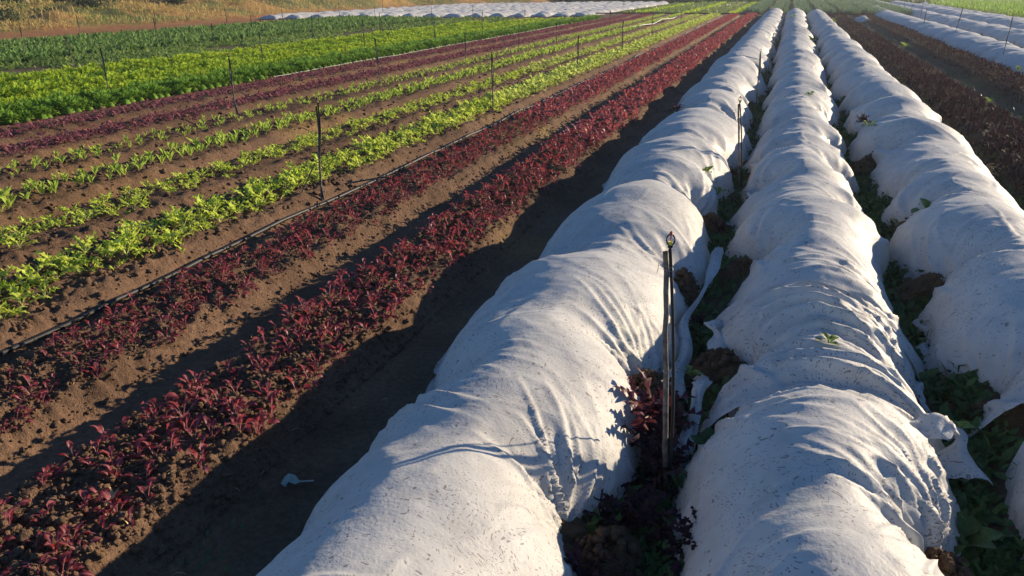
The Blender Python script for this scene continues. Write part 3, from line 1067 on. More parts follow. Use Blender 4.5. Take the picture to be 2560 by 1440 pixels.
# upright cos lettuce
coL = [leaf(0.17, 0.050, 6, 1, stem=0.3, curl=0.5, cup=0.5, ruf=0.12, bend=0.1, seed=90 + i, sw=0.22, tipw=0.9) for i in range(4)]
cos_ = Kind('cos_lettuce', 'leaf', coL, 'romaine', make_kind(coL, 8, (4, 6), (-0.3, 0.25), 6))
Pc = row_plants(-8.25, 0.28, 4, 0.17, 4.5, 24, jx=0.05, seed=31, gap=0.12)
crop(cos_, Pc, 0.85, 180, 40, 'upright green cos lettuce seedling with spoon leaves, nearer cos bed', 'lettuce', 'upright cos lettuces on the nearer cos bed',
     'cos_lettuce_row', 'upright cos lettuces farther along the nearer cos bed')
Pcf = row_plants(-8.25, 0.26, 3, 0.2, 24, 67, jx=0.04, seed=32)
cos_.stuff('cos_lettuce_row', Pcf, rng.random(len(Pcf)) * 6.28, rng.uniform(0.85, 1.15, len(Pcf)), 'far end of the nearer cos lettuce bed', 'lettuces')
Pc2 = row_plants(-9.58, 0.30, 4, 0.20, 5.5, 26, jx=0.06, seed=33, gap=0.2)
crop(cos_, Pc2, 0.6, 120, 0, 'tiny green cos lettuce seedling on the sparse bed beside the dark red ones', 'lettuce', 'tiny cos lettuces on the sparse bed',
     'cos_lettuce_row', 'tiny cos lettuces farther along the sparse bed')
Pc2f = row_plants(-9.58, 0.28, 3, 0.21, 26, 66, jx=0.05, seed=34, gap=0.15)
cos_.stuff('cos_lettuce_row', Pc2f, rng.random(len(Pc2f)) * 6.28, rng.uniform(0.6, 0.85, len(Pc2f)), 'far end of the sparse cos lettuce bed', 'lettuces')


# dense curly heads
def head_raw(seed, n, size, nseg, R=0.17, Hh=0.25):
    """crinkled head: many small frilled patches over a dome"""
    out = []
    for v in range(5):
        r = random.Random(seed + v)
        ls = [leaf(size, size * 1.0, nseg, 1, stem=0.0, curl=0.9, cup=0.5, ruf=0.9, bend=0.6, seed=seed + q, sw=0.6, tipw=1.0) for q in range(4)]
        Vs, Fs, Rs, Ds, k = [], [], [], [], 0
        for q in range(n):
            a = q * 2.4 + r.uniform(-0.3, 0.3)
            rr = R * math.sqrt((q + 0.5) / n) * r.uniform(0.85, 1.1)
            zz = Hh * math.sqrt(max(0.05, 1 - (rr / (R * 1.12)) ** 2)) - size * 0.5 + r.uniform(-0.02, 0.02)
            V, F, Rb = ls[q % 4]
            V = rotz(tilty(V * r.uniform(0.8, 1.2), r.uniform(-0.5, 0.3) + 0.9 * rr / R), a) + np.array([rr * math.cos(a), rr * math.sin(a), zz])
            Vs.append(V)
            Fs.append(F + k)
            Rs.append(Rb * 0)
            Ds.append(np.full(len(F), r.random() * 0.5))
            k += len(V)
        # closed heart of the head under the frilled leaves
        rr, aa = np.meshgrid(np.linspace(0.05, 1, 4), np.linspace(0, 2 * np.pi, 9), indexing='ij')
        cz = Hh * 0.50 * np.sqrt(np.clip(1 - (rr * 0.98) ** 2, 0.0, 1))
        V = np.stack([rr * R * 0.62 * np.cos(aa), rr * R * 0.62 * np.sin(aa), cz], 2).reshape(-1, 3)
        F = grid_faces(4, 9)
        Vs.append(V)
        Fs.append(F + k)
        Rs.append(np.zeros(len(V)))
        Ds.append(np.zeros(len(F)))
        out.append((np.concatenate(Vs), np.concatenate(Fs), np.concatenate(Rs), np.concatenate(Ds)))
    return out


def head_kind(name, mat, seed, n, size):
    k = Kind.__new__(Kind)
    k.name, k.leafname, k.leaves, k.mat, k.variants = name, 'leaf', [], mat, [0] * 5
    k.lm = []
    k.raw = head_raw(seed, n, size, 1)
    k.pm = [mesh_np(name, V, F, M[mat], True, attrs={'rib': R, 'rnd': rd}) for V, F, R, rd in k.raw]
    return k


kale = head_kind('curly_kale', 'kale', 120, 64, 0.062)
lett = head_kind('lettuce_head', 'lettuce', 140, 60, 0.066)


def band(x0, x1, dx, dy, y0, y1, seed):
    n = max(1, int(round((x1 - x0) / dx)))
    return row_plants((x0 + x1) / 2, (x1 - x0) / 2, n, dy, y0, y1, jx=0.05, jy=0.15, seed=seed)


Pk = band(-14.75, -13.65, 0.30, 0.30, 8, 62, 41)
crop(kale, Pk, 1.05, 150, 0, 'dark green curly kale head at the edge of the dense green block', 'kale', 'curly kale heads along the edge of the dense green block',
     'kale_bed', 'dark green curly kale heads filling the rest of the edge bed')
Pl = np.concatenate([band(-15.95, -14.95, 0.32, 0.31, 8, 59, 42)])
crop(lett, Pl, 1.0, 120, 0, 'bright green curly lettuce head beside the dark kale', 'lettuce', 'bright curly lettuce heads beside the kale',
     'lettuce_bed', 'bright green curly lettuce heads filling the bed beside the kale')
Pl2 = band(-17.3, -16.2, 0.32, 0.31, 9, 55, 43)
crop(lett, Pl2, 1.08, 120, 0, 'yellow green lettuce head on the second bright bed from the kale', 'lettuce', 'yellow green lettuce heads on the second bright bed',
     'lettuce_bed', 'yellow green lettuce heads filling the second bright bed')
Pk2 = band(-18.2, -17.5, 0.32, 0.34, 10, 52, 44)
kale.stuff('kale_bed', Pk2, rng.random(len(Pk2)) * 6.28, rng.uniform(0.6, 0.9, len(Pk2)), 'narrow dark green kale strip between the bright lettuce beds', 'kale')
Pl3 = band(-19.7, -18.5, 0.32, 0.31, 11, 50, 45)
crop(lett, Pl3, 0.95, 60, 0, 'yellow green lettuce head on the farthest bright bed', 'lettuce', 'yellow green lettuce heads on the farthest bright bed',
     'lettuce_bed', 'yellow green lettuce heads filling the farthest bright bed')


# ------------------------------------------------------------------ ground cover that nobody could count
def foliage(name, P, L, W, mat, label, cat, tilt=(0.0, 1.0), nseg=2, scale=(0.6, 1.3), k=1, rowsplit=False, spread=0.04, stem=0.1, curl=0.8):
    """loose leaves: k leaves at each point"""
    P = np.repeat(P, k, 0)
    n = len(P)
    P = P + np.column_stack([rng.normal(0, spread, n), rng.normal(0, spread, n), np.zeros(n)])
    Vs, Fs, Ds = [], [], []
    q = 0
    vi = rng.integers(0, 4, n)
    for v in range(4):
        V, F, R = leaf(L, W, nseg, 1, stem=stem, curl=curl, cup=0.3, ruf=0.3, bend=0.5, seed=200 + v, sw=0.2, tipw=0.8)
        V = tilty(V, tilt[0] + (tilt[1] - tilt[0]) * v / 3.0)
        m = vi == v
        if not m.any():
            continue
        vv, ff, idx = scatter(V, F, P[m], rng.random(m.sum()) * 6.28, rng.uniform(scale[0], scale[1], m.sum()))
        Vs.append(vv)
        Fs.append(ff + q)
        q += len(vv)
        Ds.append(rng.random(m.sum())[idx])
    me = mesh_np(name, np.concatenate(Vs), np.concatenate(Fs), M[mat], True, attrs={'rnd': np.concatenate(Ds)})
    return tag(link(name, me), label, cat, kind='stuff')


def rnd_pts(x0, x1, y0, y1, n, logy=True, dens=None, zoff=0.0, dz=0.0):
    u = rng.random(n)
    y = y0 * (y1 / y0) ** u if logy else y0 + (y1 - y0) * u
    x = rng.uniform(x0, x1, n)
    if dens is not None:
        m = rng.random(n) < dens(x, y)
        x, y = x[m], y[m]
    ok = inview(x, y, 0.3, 220, 160)
    x, y = x[ok], y[ok]
    return np.column_stack([x, y, ground_z(x, y) + zoff + dz * rng.random(len(x))])


dn = lambda sx, sy, lo, hi, s: (lambda x, y: sstep(lo, hi, fbm(x * sx, y * sy, 3, s)))
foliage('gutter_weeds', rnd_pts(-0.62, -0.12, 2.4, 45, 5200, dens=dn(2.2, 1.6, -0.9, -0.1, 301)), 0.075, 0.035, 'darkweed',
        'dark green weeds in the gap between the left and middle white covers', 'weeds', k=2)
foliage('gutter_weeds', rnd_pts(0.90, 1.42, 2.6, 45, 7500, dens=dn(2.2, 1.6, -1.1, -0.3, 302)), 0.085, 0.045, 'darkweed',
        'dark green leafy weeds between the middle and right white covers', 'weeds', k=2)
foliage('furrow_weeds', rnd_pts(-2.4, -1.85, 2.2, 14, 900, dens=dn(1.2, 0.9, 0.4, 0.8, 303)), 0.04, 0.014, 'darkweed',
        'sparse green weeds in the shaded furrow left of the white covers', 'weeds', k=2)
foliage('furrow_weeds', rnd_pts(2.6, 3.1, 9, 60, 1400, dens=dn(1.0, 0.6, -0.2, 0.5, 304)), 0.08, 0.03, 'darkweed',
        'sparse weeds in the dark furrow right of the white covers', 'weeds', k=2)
foliage('furrow_weeds', rnd_pts(4.2, 4.9, 12, 60, 1400, dens=dn(1.0, 0.6, -0.2, 0.5, 305)), 0.08, 0.03, 'darkweed',
        'sparse weeds in the furrow between the two purple beds', 'weeds', k=2)
for k, xc in enumerate((3.55, 5.55)):
    Pm = rnd_pts(xc - 0.55, xc + 0.55, 10.5, 73, 7500, dens=dn(3.0, 2.2, -1.1, -0.2, 310 + k))
    Pm[:, 2] += 0.05 * rng.random(len(Pm))
    foliage('purple_salad_bed', Pm, 0.12, 0.03, 'mizuna', ['feathery dark purple salad crop on the bed right of the white covers', 'feathery dark purple salad crop beside the far right white covers'][k],
            'salad crop', tilt=(-0.3, 0.7), nseg=3, k=2, spread=0.05, stem=0.2)
# weedy strip, spinach rows
foliage('weedy_strip', rnd_pts(-24.6, -19.9, 12, 62, 34000, dens=dn(0.5, 0.25, -0.9, 0.1, 306)), 0.15, 0.075, 'weed', 'patchy low green weeds between the lettuce and the leafy block', 'weeds', k=1, nseg=2)
def spin(x, y):
    return 0.25 + 0.75 * sstep(-0.6, 0.2, np.cos((x + 24.9) / 1.5 * 2 * np.pi) * 0.9 + 0.5)
Ps = rnd_pts(-32.6, -24.7, 16, 57, 30000, dens=spin)
foliage('leafy_green_block', Ps, 0.27, 0.12, 'spinach', 'dense dark green leafy crop beside the orange earth track', 'leaf crop', tilt=(-0.3, 0.5), nseg=2, k=1, spread=0.08)
# rows of green beyond the headland
for k in range(8):
    x = -14.3 + k * 1.35
    foliage('far_green_row', rnd_pts(x - 0.36, x + 0.36, 74 + k * 0.25, 132, 1900, False), 0.20, 0.12, ('weed', 'romaine', 'weed', 'weed', 'romaine', 'weed', 'weed', 'romaine')[k],
            'green crop row beyond the far headland, number %s from the left' % ('one two three four five six seven eight'.split()[k]), 'crop row', tilt=(-0.2, 0.6))
for k in range(7):
    x = -3.0 + k * 2.0
    Pd = rnd_pts(x - 0.60, x + 0.60, 75.0 + 0.1 * k, 120, 6500, False)
    foliage('sage_green_bed', Pd, 0.55, 0.045, 'dill', 'soft sage green feathery crop bed beyond the headland, number %s from the left' % ('one two three four five six seven'.split()[k]),
            'crop bed', tilt=(-0.45, 0.1), nseg=2, spread=0.05, curl=0.3, stem=0.0)
foliage('green_grass', rnd_pts(17.0, 34, 60, 130, 30000, False, dz=0.15), 0.42, 0.07, 'grass', 'bright green tall grass beyond the far right white covers', 'grass', tilt=(-0.3, 0.5), nseg=2, k=1)
foliage('green_grass', rnd_pts(-24.0, 18.0, 121, 131, 5000, False), 0.8, 0.14, 'darkweed', 'dark shaded grass at the far edge of the field', 'grass', tilt=(-0.3, 0.5), nseg=2)
# dry grass bank
def bdens(x, y):
    return sstep(0.03, 0.2, bank(x, y)) * (0.45 + 0.55 * sstep(-0.4, 0.3, fbm(x * 0.5, y * 0.5, 3, 61)))
Pb = rnd_pts(-70, -34, 30, 125, 75000, dens=bdens)
foliage('dry_grass', Pb, 0.32, 0.05, 'drygrass', 'long golden dry grass covering the bank at the upper left', 'grass', tilt=(-0.2, 0.9), nseg=2, spread=0.25, curl=0.7, scale=(0.5, 1.3))
Pb2 = rnd_pts(-70, -38, 30, 122, 34000, dens=lambda x, y: sstep(0.08, 0.25, bank(x, y)) * sstep(0.2, 0.5, fbm(x * 0.22, y * 0.22, 3, 62)))
foliage('green_grass', Pb2, 0.3, 0.05, 'weed', 'greener grass patches on the golden bank', 'grass', tilt=(-0.2, 0.9), nseg=2, spread=0.2)

# ------------------------------------------------------------------ soil heaped on the hems
def soil_heap(x, y, z, rx, ry, h, label, seed=0, rot=0.0):
    n, m = 30, 40
    r = np.linspace(0, 1, n)[:, None]
    a = np.linspace(0, 2 * np.pi, m)[None]
    a2 = a + 0 * r
    ca, sa = np.cos(a2), np.sin(a2)
    rad = 1 + 0.22 * vn(ca * 1.6 + seed, sa * 1.6, seed) + 0.10 * vn(ca * 5 + seed, sa * 5, seed + 1)
    X = r * rad * rx * ca
    Y = r * rad * ry * sa
    Z = 0.85 * h * (1 - r ** 1.6) * (1 + 0.35 * vn(X * 9 + seed, Y * 9, seed + 6)) - 0.06 * (r > 0.97)
    cl = np.abs(vn(X * 30 + seed, Y * 30, seed + 2)) + 0.8 * np.abs(vn(X * 62, Y * 62 + seed, seed + 3))
    Z = Z + 0.05 * (cl - 0.6) * (1 - r ** 6)
    V = np.stack([X, Y, Z], 2).reshape(-1, 3)
    F = grid_faces(n, m)
    nq = 190
    q = rng.random(nq) ** 0.7 * 1.35
    th = rng.random(nq) * 6.28
    pos = np.stack([q * rx * np.cos(th), q * ry * np.sin(th), np.maximum(h * (1 - np.minimum(q, 1) ** 1.8), 0.0) + 0.004], 1)
    cs = 0.006 * (5.5 ** (rng.random(nq) ** 2))
    cv, cf, _ = scatter(ICO_V, ICO_F, pos, th, cs)
    cv = cv + 0.006 * np.stack([vn(cv[:, 0] * 90, cv[:, 1] * 90, 3), vn(cv[:, 1] * 90, cv[:, 2] * 90, 4), vn(cv[:, 2] * 90, cv[:, 0] * 90, 5)], 1)
    me = mesh_np('soil_heap', V, F, M['soil'], True)
    o = link('soil_heap', me)
    o.location = (x, y, z)
    o.rotation_euler = (0, 0, rot)
    tag(o, label, 'soil heap', 'heaps of soil holding down the white covers')
    tag(link('soil_clods', mesh_np('soil_clods', cv, cf, M['soil'], True), parent=o), kind='stuff')


heaps = [
    (-0.52, 2.83, 0.03, 0.16, 0.26, 0.17, 'soil heap on the right hem of the left cover at the bottom of the picture'),
    (-0.56, 4.36, 0.08, 0.15, 0.24, 0.17, 'sunlit crumbly soil heap on the left cover just left of the nearest sprinkler post'),
    (-0.60, 6.25, 0.10, 0.12, 0.30, 0.16, 'soil heap showing through the slit in the left cover behind the nearest sprinkler'),
    (-0.55, 8.40, 0.04, 0.14, 0.22, 0.14, 'small reddish soil heap in the fan of folds of the left cover'),
    (-0.56, 10.9, 0.03, 0.13, 0.20, 0.12, 'soil heap on the left cover beside the second sprinkler post'),
    (-1.76, 3.65, 0.0, 0.14, 0.22, 0.12, 'dark soil heap in the notch of the shaded side of the left cover, nearest notch'),
    (-1.80, 5.99, 0.0, 0.14, 0.20, 0.12, 'dark soil heap in the second shaded notch of the left cover'),
    (-0.16, 4.88, 0.02, 0.26, 0.24, 0.20, 'broad dark soil heap between the front and bunched sheets of the middle row'),
    (-0.14, 6.88, 0.03, 0.24, 0.26, 0.18, 'dark soil heap at the left hem of the long middle cover, nearest one'),
    (-0.10, 10.95, 0.02, 0.22, 0.30, 0.16, 'dark soil heap at the left hem of the middle cover beside the second post'),
    (-0.05, 13.5, 0.02, 0.18, 0.26, 0.15, 'third dark soil heap along the left hem of the middle cover'),
    (0.90, 3.08, 0.06, 0.16, 0.26, 0.18, 'sunlit soil heap on the right hem of the front middle sheet'),
    (0.95, 4.78, 0.0, 0.18, 0.26, 0.12, 'soil heap in the gap right of the bunched middle sheet'),
    (1.40, 6.85, 0.03, 0.26, 0.32, 0.22, 'large rounded dark soil heap on the left hem of the right cover'),
    (1.42, 4.80, 0.0, 0.20, 0.22, 0.16, 'dark soil heap above the folded corner at the bottom right'),
    (1.50, 8.75, 0.06, 0.22, 0.24, 0.20, 'dark soil heap beside the big leafy weed on the right cover'),
    (1.34, 12.0, 0.05, 0.24, 0.30, 0.20, 'squared dark soil heap on the right cover at mid length'),
    (2.52, 13.6, 0.02, 0.16, 0.32, 0.20, 'soil heap on the sunny outer hem of the right cover'),
]
for k, (x, y, z, rx, ry, h, lab) in enumerate(heaps):
    soil_heap(x, y, z, rx, ry, h, lab, seed=k * 13 + 5, rot=rng.uniform(-0.4, 0.4))


# ------------------------------------------------------------------ sprinkler posts
def tube_obj(name, pts, rad, mat, parent=None, n=8):
    V, F = tube(pts, rad, n)
    return link(name, mesh_np(name, V, F, M[mat], True), parent=parent)


def ring_obj(name, c, rx, rz, rad, mat, parent, n=20, a0=0.0, a1=6.2832):
    a = np.linspace(a0, a1, n)
    pts = np.stack([c[0] + rx * np.sin(a), c[1] + 0 * a, c[2] - rz * np.cos(a)], 1)
    return tube_obj(name, pts, rad, mat, parent, 6)


def sprinkler_post(x, y, h, lean, label, group, detail=2, seed=0, rad=0.014, head=True, z0=None):
    r = random.Random(seed)
    z0 = float(ground_z(x, y)) if z0 is None else z0
    o = link('sprinkler_post', None)
    o.location = (x, y, z0)
    tag(o, label, 'sprinkler post', group)
    lx, ly = lean
    m = 14 if detail == 2 else 5
    t = np.linspace(-0.04, 1, m)
    wob = 0.004 if detail == 2 else 0.012
    P = np.stack([lx * t + wob * np.array([r.uniform(-1, 1) for _ in t]), ly * t, h * t], 1)
    tube_obj('stake', P, rad * np.linspace(1.1, 0.95, m), 'wood', o, 8)
    off = rad * (1.35 if detail == 2 else 1.0)
    top = h * 1.0
    t2 = np.linspace(0.0, 1.0, m)
    P2 = np.stack([lx * t2 + off + (0.012 + 0.02 * (1 - t2)) * np.sin(t2 * 6 + seed) * (t2 < 0.95), ly * t2 + 0.004, h * 1.01 * t2], 1)
    if detail == 2:
        P2 = np.stack([lx * t2 + off + 0.02 * (1 - t2) * t2 * 4, ly * t2 - 0.004, h * 1.01 * t2], 1)
    tube_obj('riser_pipe', P2, 0.0085 if detail == 2 else 0.009, 'blackpipe', o, 8)
    hx, hy = lx + off, ly
    if detail == 2:
        # thin pale tube tied on and hanging loose
        t3 = np.linspace(0, 1, 16)
        P3 = np.stack([hx + 0.008 + 0.035 * t3 + 0.012 * np.sin(t3 * 5), hy - 0.006 + 0 * t3, h * (0.97 - 0.62 * t3)], 1)
        tube_obj('thin_tube', P3, 0.0032, 'greytube', o, 6)
        for zz in (0.945, 0.93, 0.52):
            a = np.linspace(0, 6.3, 16)
            pc = np.stack([lx * zz + off * 0.5 + 0.024 * np.cos(a), ly * zz + 0.019 * np.sin(a), h * zz + 0.004 * np.sin(a * 2)], 1)
            tube_obj('wire_tie', pc, 0.0016, 'wire', o, 5)
        pc = np.array([[lx - 0.012, ly - 0.015, h * 0.94], [lx - 0.028, ly - 0.02, h * 0.955], [lx - 0.03, ly - 0.02, h * 0.93], [lx - 0.034, ly - 0.02, h * 0.91]])
        tube_obj('wire_tie', pc, 0.0016, 'wire', o, 5)
    if head:
        hd = tube_obj('sprinkler_head', [[hx, hy, top], [hx, hy, top + 0.018], [hx, hy, top + 0.020], [hx, hy, top + 0.034]], [0.006, 0.006, 0.012, 0.013], 'blackpipe', o, 10)
        ring_obj('frame', (hx, hy, top + 0.060), 0.020, 0.028, 0.0042, 'blackpipe', hd, 18)
        if detail >= 1:
            tube_obj('nozzle', [[hx, hy, top + 0.034], [hx, hy, top + 0.052]], [0.011, 0.009], 'yellowplastic', hd, 8)
            tube_obj('spinner', [[hx, hy, top + 0.056], [hx, hy, top + 0.085]], [0.003, 0.004], 'redplastic', hd, 6)
            tube_obj('cap', [[hx, hy, top + 0.086], [hx, hy, top + 0.092], [hx, hy, top + 0.098], [hx, hy, top + 0.104]], [0.010, 0.008, 0.007, 0.003], 'redplastic', hd, 8)
    return o


ORD = 'nearest second third fourth fifth sixth seventh eighth ninth tenth'.split()
post_rows = [
    ('gap between the left and middle white covers', [(-0.33, 3.50, 1.27, (-0.11, 0.16)), (-0.37, 10.45, 1.08, (-0.12, 0.0)), (-0.46, 17.9, 1.15, (-0.05, 0.0)), (-0.42, 25.2, 1.15, (0.03, 0)),
        (-0.40, 33.0, 1.2, (0.05, 0)), (-0.36, 41.0, 1.2, (0.02, 0)), (-0.40, 50.0, 1.35, (0.02, 0)), (-0.35, 60.0, 1.6, (0.03, 0))]),
    ('black hose beside the frilly lime bed', [(-5.10, 7.95, 1.12, (0.05, 0.0)), (-5.38, 14.8, 1.05, (-0.03, 0)), (-5.45, 21.8, 0.98, (0.02, 0)), (-5.6, 29.0, 1.1, (0, 0)), (-5.9, 37.5, 1.0, (0, 0)), (-6.0, 48.5, 0.95, (0.05, 0))]),
    ('sparse cos lettuce bed', [(-9.90, 12.75, 1.05, (-0.03, 0)), (-9.60, 18.1, 1.1, (-0.09, 0)), (-10.1, 25.1, 1.0, (0.0, 0)), (-10.3, 31.4, 0.95, (0.02, 0)), (-8.75, 31.5, 0.95, (0, 0)), (-10.2, 40, 1.0, (0, 0)), (-10.2, 48.5, 1.0, (0.05, 0))]),
    ('bright green lettuce block edge', [(-14.9, 14.7, 1.1, (-0.04, 0)), (-15.1, 21.0, 1.15, (-0.04, 0)), (-15.0, 27.2, 1.2, (-0.02, 0)), (-14.8, 33.2, 1.1, (0, 0)), (-14.7, 38.9, 1.2, (0.03, 0)), (-14.7, 46.0, 1.1, (0, 0))]),
    ('weedy strip behind the lettuce', [(-20.2, 18.8, 1.0, (-0.15, 0)), (-20.7, 25.8, 1.1, (0.02, 0)), (-20.4, 32.2, 1.1, (0.06, 0)), (-20.2, 38.4, 1.1, (0, 0)), (-20.2, 45.0, 1.2, (0, 0)), (-20.3, 52.0, 1.2, (0, 0))]),
    ('dark leafy block', [(-26.3, 22.4, 1.1, (0.02, 0)), (-26.5, 29.3, 1.1, (0, 0)), (-26.2, 35.8, 1.1, (-0.03, 0)), (-26.4, 42.5, 1.2, (0.05, 0)), (-26.3, 49.5, 1.1, (-0.1, 0))]),
    ('orange earth track', [(-32.6, 26.6, 1.15, (-0.08, 0)), (-32.4, 30.9, 1.15, (-0.12, 0)), (-32.8, 36.4, 1.2, (-0.03, 0)), (-32.6, 42.2, 1.2, (-0.12, 0)), (-32.9, 48.5, 1.2, (-0.06, 0)), (-32.6, 55.5, 1.2, (0, 0)), (-32.8, 63.0, 1.3, (0.04, 0))]),
    ('white covers at the upper right', [(6.95, 31.2, 1.45, (0.04, 0)), (7.55, 43.8, 1.45, (0.12, 0)), (7.2, 51.5, 1.1, (0.02, 0)), (7.7, 62.0, 1.2, (0.1, 0)), (9.2, 68.0, 1.2, (0.03, 0)), (9.4, 80.0, 1.3, (0, 0))]),
]
s_ = 0
for ri, (where, L_) in enumerate(post_rows):
    for k, (x, y, h, lean) in enumerate(L_):
        s_ += 1
        det = 2 if (ri == 0 and k < 2) else (1 if y < 16 else 0)
        lab = '%s sprinkler post along the %s' % (ORD[k], where)
        if ri == 0 and k == 0:
            lab = 'weathered wooden sprinkler post with black riser and red capped head, nearest the camera'
        if ri == 0 and k == 1:
            lab = 'thin wooden sprinkler post with ring shaped head, second along the gap between white covers'
        sprinkler_post(x, y, h, lean, lab, 'sprinkler posts along the ' + where, det, s_, rad=0.0135 if ri == 0 and k == 0 else (0.011 if ri == 0 else 0.012), head=(det > 0 or k % 2 == 0))
# leaning brace against the post by the hose
V, F = tube([[-5.28, 7.78, 0.0], [-5.26, 7.8, 0.2], [-5.14, 7.93, 0.52]], 0.008, 6)
tag(link('brace_stick', mesh_np('brace_stick', V, F, M['wood'], True)), 'short leaning stick propped against the post by the black hose', 'stick')
V, F = tube([[-5.62, 8.15, 0.17], [-5.2, 8.5, 0.12], [-4.75, 8.95, 0.16]], 0.011, 6)
tag(link('fallen_stick', mesh_np('fallen_stick', V, F, M['wood'], True)), 'pale stick lying across the furrow at the foot of the post by the hose', 'stick')


# ------------------------------------------------------------------ hoses and pipes
def hose(name, X, Y, rad, mat, label, cat, lift=0.0, n=7, wob=0.02, seed=0):
    yy = np.concatenate([[Y[0]], np.arange(Y[0] + 0.4, Y[-1], 0.4), [Y[-1]]]) if abs(Y[-1] - Y[0]) > abs(X[-1] - X[0]) else None
    if yy is not None:
        xx = np.interp(yy, Y, X) + wob * vn(yy * 0.45, 0 * yy, seed)
    else:
        xx = np.arange(min(X), max(X), 0.4)
        yy = np.interp(xx, X, Y) + wob * vn(xx * 0.45, 0 * xx, seed)
    zz = ground_z(xx, yy) * 0.5 + ground_z(xx, yy, False) * 0.5 + rad + lift
    V, F = tube(np.stack([xx, yy, zz], 1), rad, n)
    o = link(name, mesh_np(name, V, F, M[mat], True))
    return tag(o, label, cat)


hose('irrigation_hose', [-5.02, -5.03, -5.1], [2.6, 30, 67], 0.021, 'blackpipe', 'black irrigation hose running along the furrow beside the second red bed', 'hose', lift=0.035, wob=0.03)
hose('irrigation_hose', [-13.38, -13.36, -13.35], [19, 40, 50], 0.009, 'greytube', 'pale irrigation hose along the foot of the curly kale', 'hose', lift=0.10, wob=0.04, seed=3)
hose('irrigation_pipe', [-22, -15.1, -3.3, -2.2], [68.5, 69.2, 72.6, 73.0], 0.05, 'blackpipe', 'black irrigation main pipe along the far headland', 'pipe', lift=0.12, wob=0.15, seed=5)
hose('irrigation_pipe', [-2.0, 3.5, 8.5], [74.6, 75.2, 76.5], 0.05, 'blackpipe', 'black pipe in front of the sage green beds', 'pipe', lift=0.05, wob=0.1, seed=6)
V, F = tube([[-8.35, 45.5, 0.25], [-8.0, 47.5, 0.3], [-7.7, 49.5, 0.28], [-7.6, 52, 0.45], [-7.3, 54.5, 0.4], [-7.2, 57, 0.5]], 0.035, 6)
tag(link('loose_hose', mesh_np('loose_hose', V, F, M['greytube'], True)), 'pale loose hose end curving up near the far end of the cos bed', 'hose')

# ------------------------------------------------------------------ single plants that stand out
mzL = [leaf(0.26, 0.075, 17, 2, stem=0.15, curl=0.9, cup=0.15, ruf=0.5, lobes=1, lobed=0.82, bend=0.5, seed=300 + i, sw=0.06) for i in range(4)]
M['bush'] = leaf_mat('purple_leaf_brightened', (0.075, 0.022, 0.033), (0.15, 0.045, 0.055), 0.3, 0.5, 0.25)  # lighter copy of the purple leaf, painted to look lit in the shade
mizb = Kind('purple_salad_plant', 'leaf', mzL, 'bush', make_kind(mzL, 2, (46, 52), (-0.5, 1.2), 35, jit=0.6, off=0.07))
miz = Kind('purple_salad_plant', 'leaf', mzL, 'mizuna', make_kind(mzL, 4, (30, 38), (-0.3, 1.15), 31, jit=0.6, off=0.06))
mizb.place((-0.50, 3.86, 0.10), 0.6, 1.45, 'feathery dark purple salad bush leaning on the left cover by the nearest post', 'salad plant', 'dark purple salad plants growing in the gaps', leaves=True)
for (x, y, sc, lab) in (
                        (-0.40, 3.55, 1.3, 'dark purple salad plant in the shade at the foot of the nearest post'),
                        (-0.42, 3.12, 1.2, 'dark purple salad plant below the nearest post at the bottom of the gap'),
                        (-0.58, 2.62, 0.95, 'purple salad plant at the bottom edge beside the sunlit soil heap'),
                        (-0.28, 2.60, 0.9, 'purple salad plant at the very bottom of the gap between the covers'),
                        (-0.10, 2.95, 0.9, 'purple salad plant against the front middle sheet at the bottom'),
                        (-0.50, 4.62, 0.6, 'small purple salad plant tucked under the loose hem near the first post'),
                        (-0.42, 5.75, 0.55, 'small purple and green plant just right of the nearest post pipe'),
                        (-0.45, 8.25, 0.7, 'purple plant in the gap at the fan of folds of the left cover'),
                        (0.98, 3.00, 0.5, 'small purple plant by the right hem of the front middle sheet')):
    miz.place((x, y, float(ground_z(x, y))), rng.random() * 6.28, sc, lab, 'salad plant', 'dark purple salad plants growing in the gaps', leaves=True)
bgL = [leaf(0.20, 0.11, 6, 2, stem=0.3, curl=0.6, cup=0.35, ruf=0.12, bend=0.5, seed=330 + i, sw=0.12, tipw=0.7) for i in range(3)]
bg_ = Kind('broad_leaf_weed', 'leaf', bgL, 'weed', make_kind(bgL, 4, (6, 9), (-0.1, 1.0), 33, jit=0.5, off=0.03))
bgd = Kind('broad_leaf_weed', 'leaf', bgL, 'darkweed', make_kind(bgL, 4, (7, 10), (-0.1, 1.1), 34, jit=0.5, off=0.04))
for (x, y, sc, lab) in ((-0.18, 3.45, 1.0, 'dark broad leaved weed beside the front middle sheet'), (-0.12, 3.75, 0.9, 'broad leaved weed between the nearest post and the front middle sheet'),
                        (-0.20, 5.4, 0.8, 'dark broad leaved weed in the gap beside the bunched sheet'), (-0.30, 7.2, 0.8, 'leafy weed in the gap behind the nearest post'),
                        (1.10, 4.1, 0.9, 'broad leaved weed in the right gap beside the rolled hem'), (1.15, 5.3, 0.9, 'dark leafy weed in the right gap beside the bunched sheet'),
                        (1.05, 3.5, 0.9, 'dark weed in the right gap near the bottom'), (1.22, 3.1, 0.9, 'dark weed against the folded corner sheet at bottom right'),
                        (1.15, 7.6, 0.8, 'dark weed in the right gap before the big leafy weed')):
    bgd.place((x, y, float(ground_z(x, y))), rng.random() * 6.28, sc, lab, 'weed', 'dark broad leaved weeds in the gaps between covers', leaves=True)
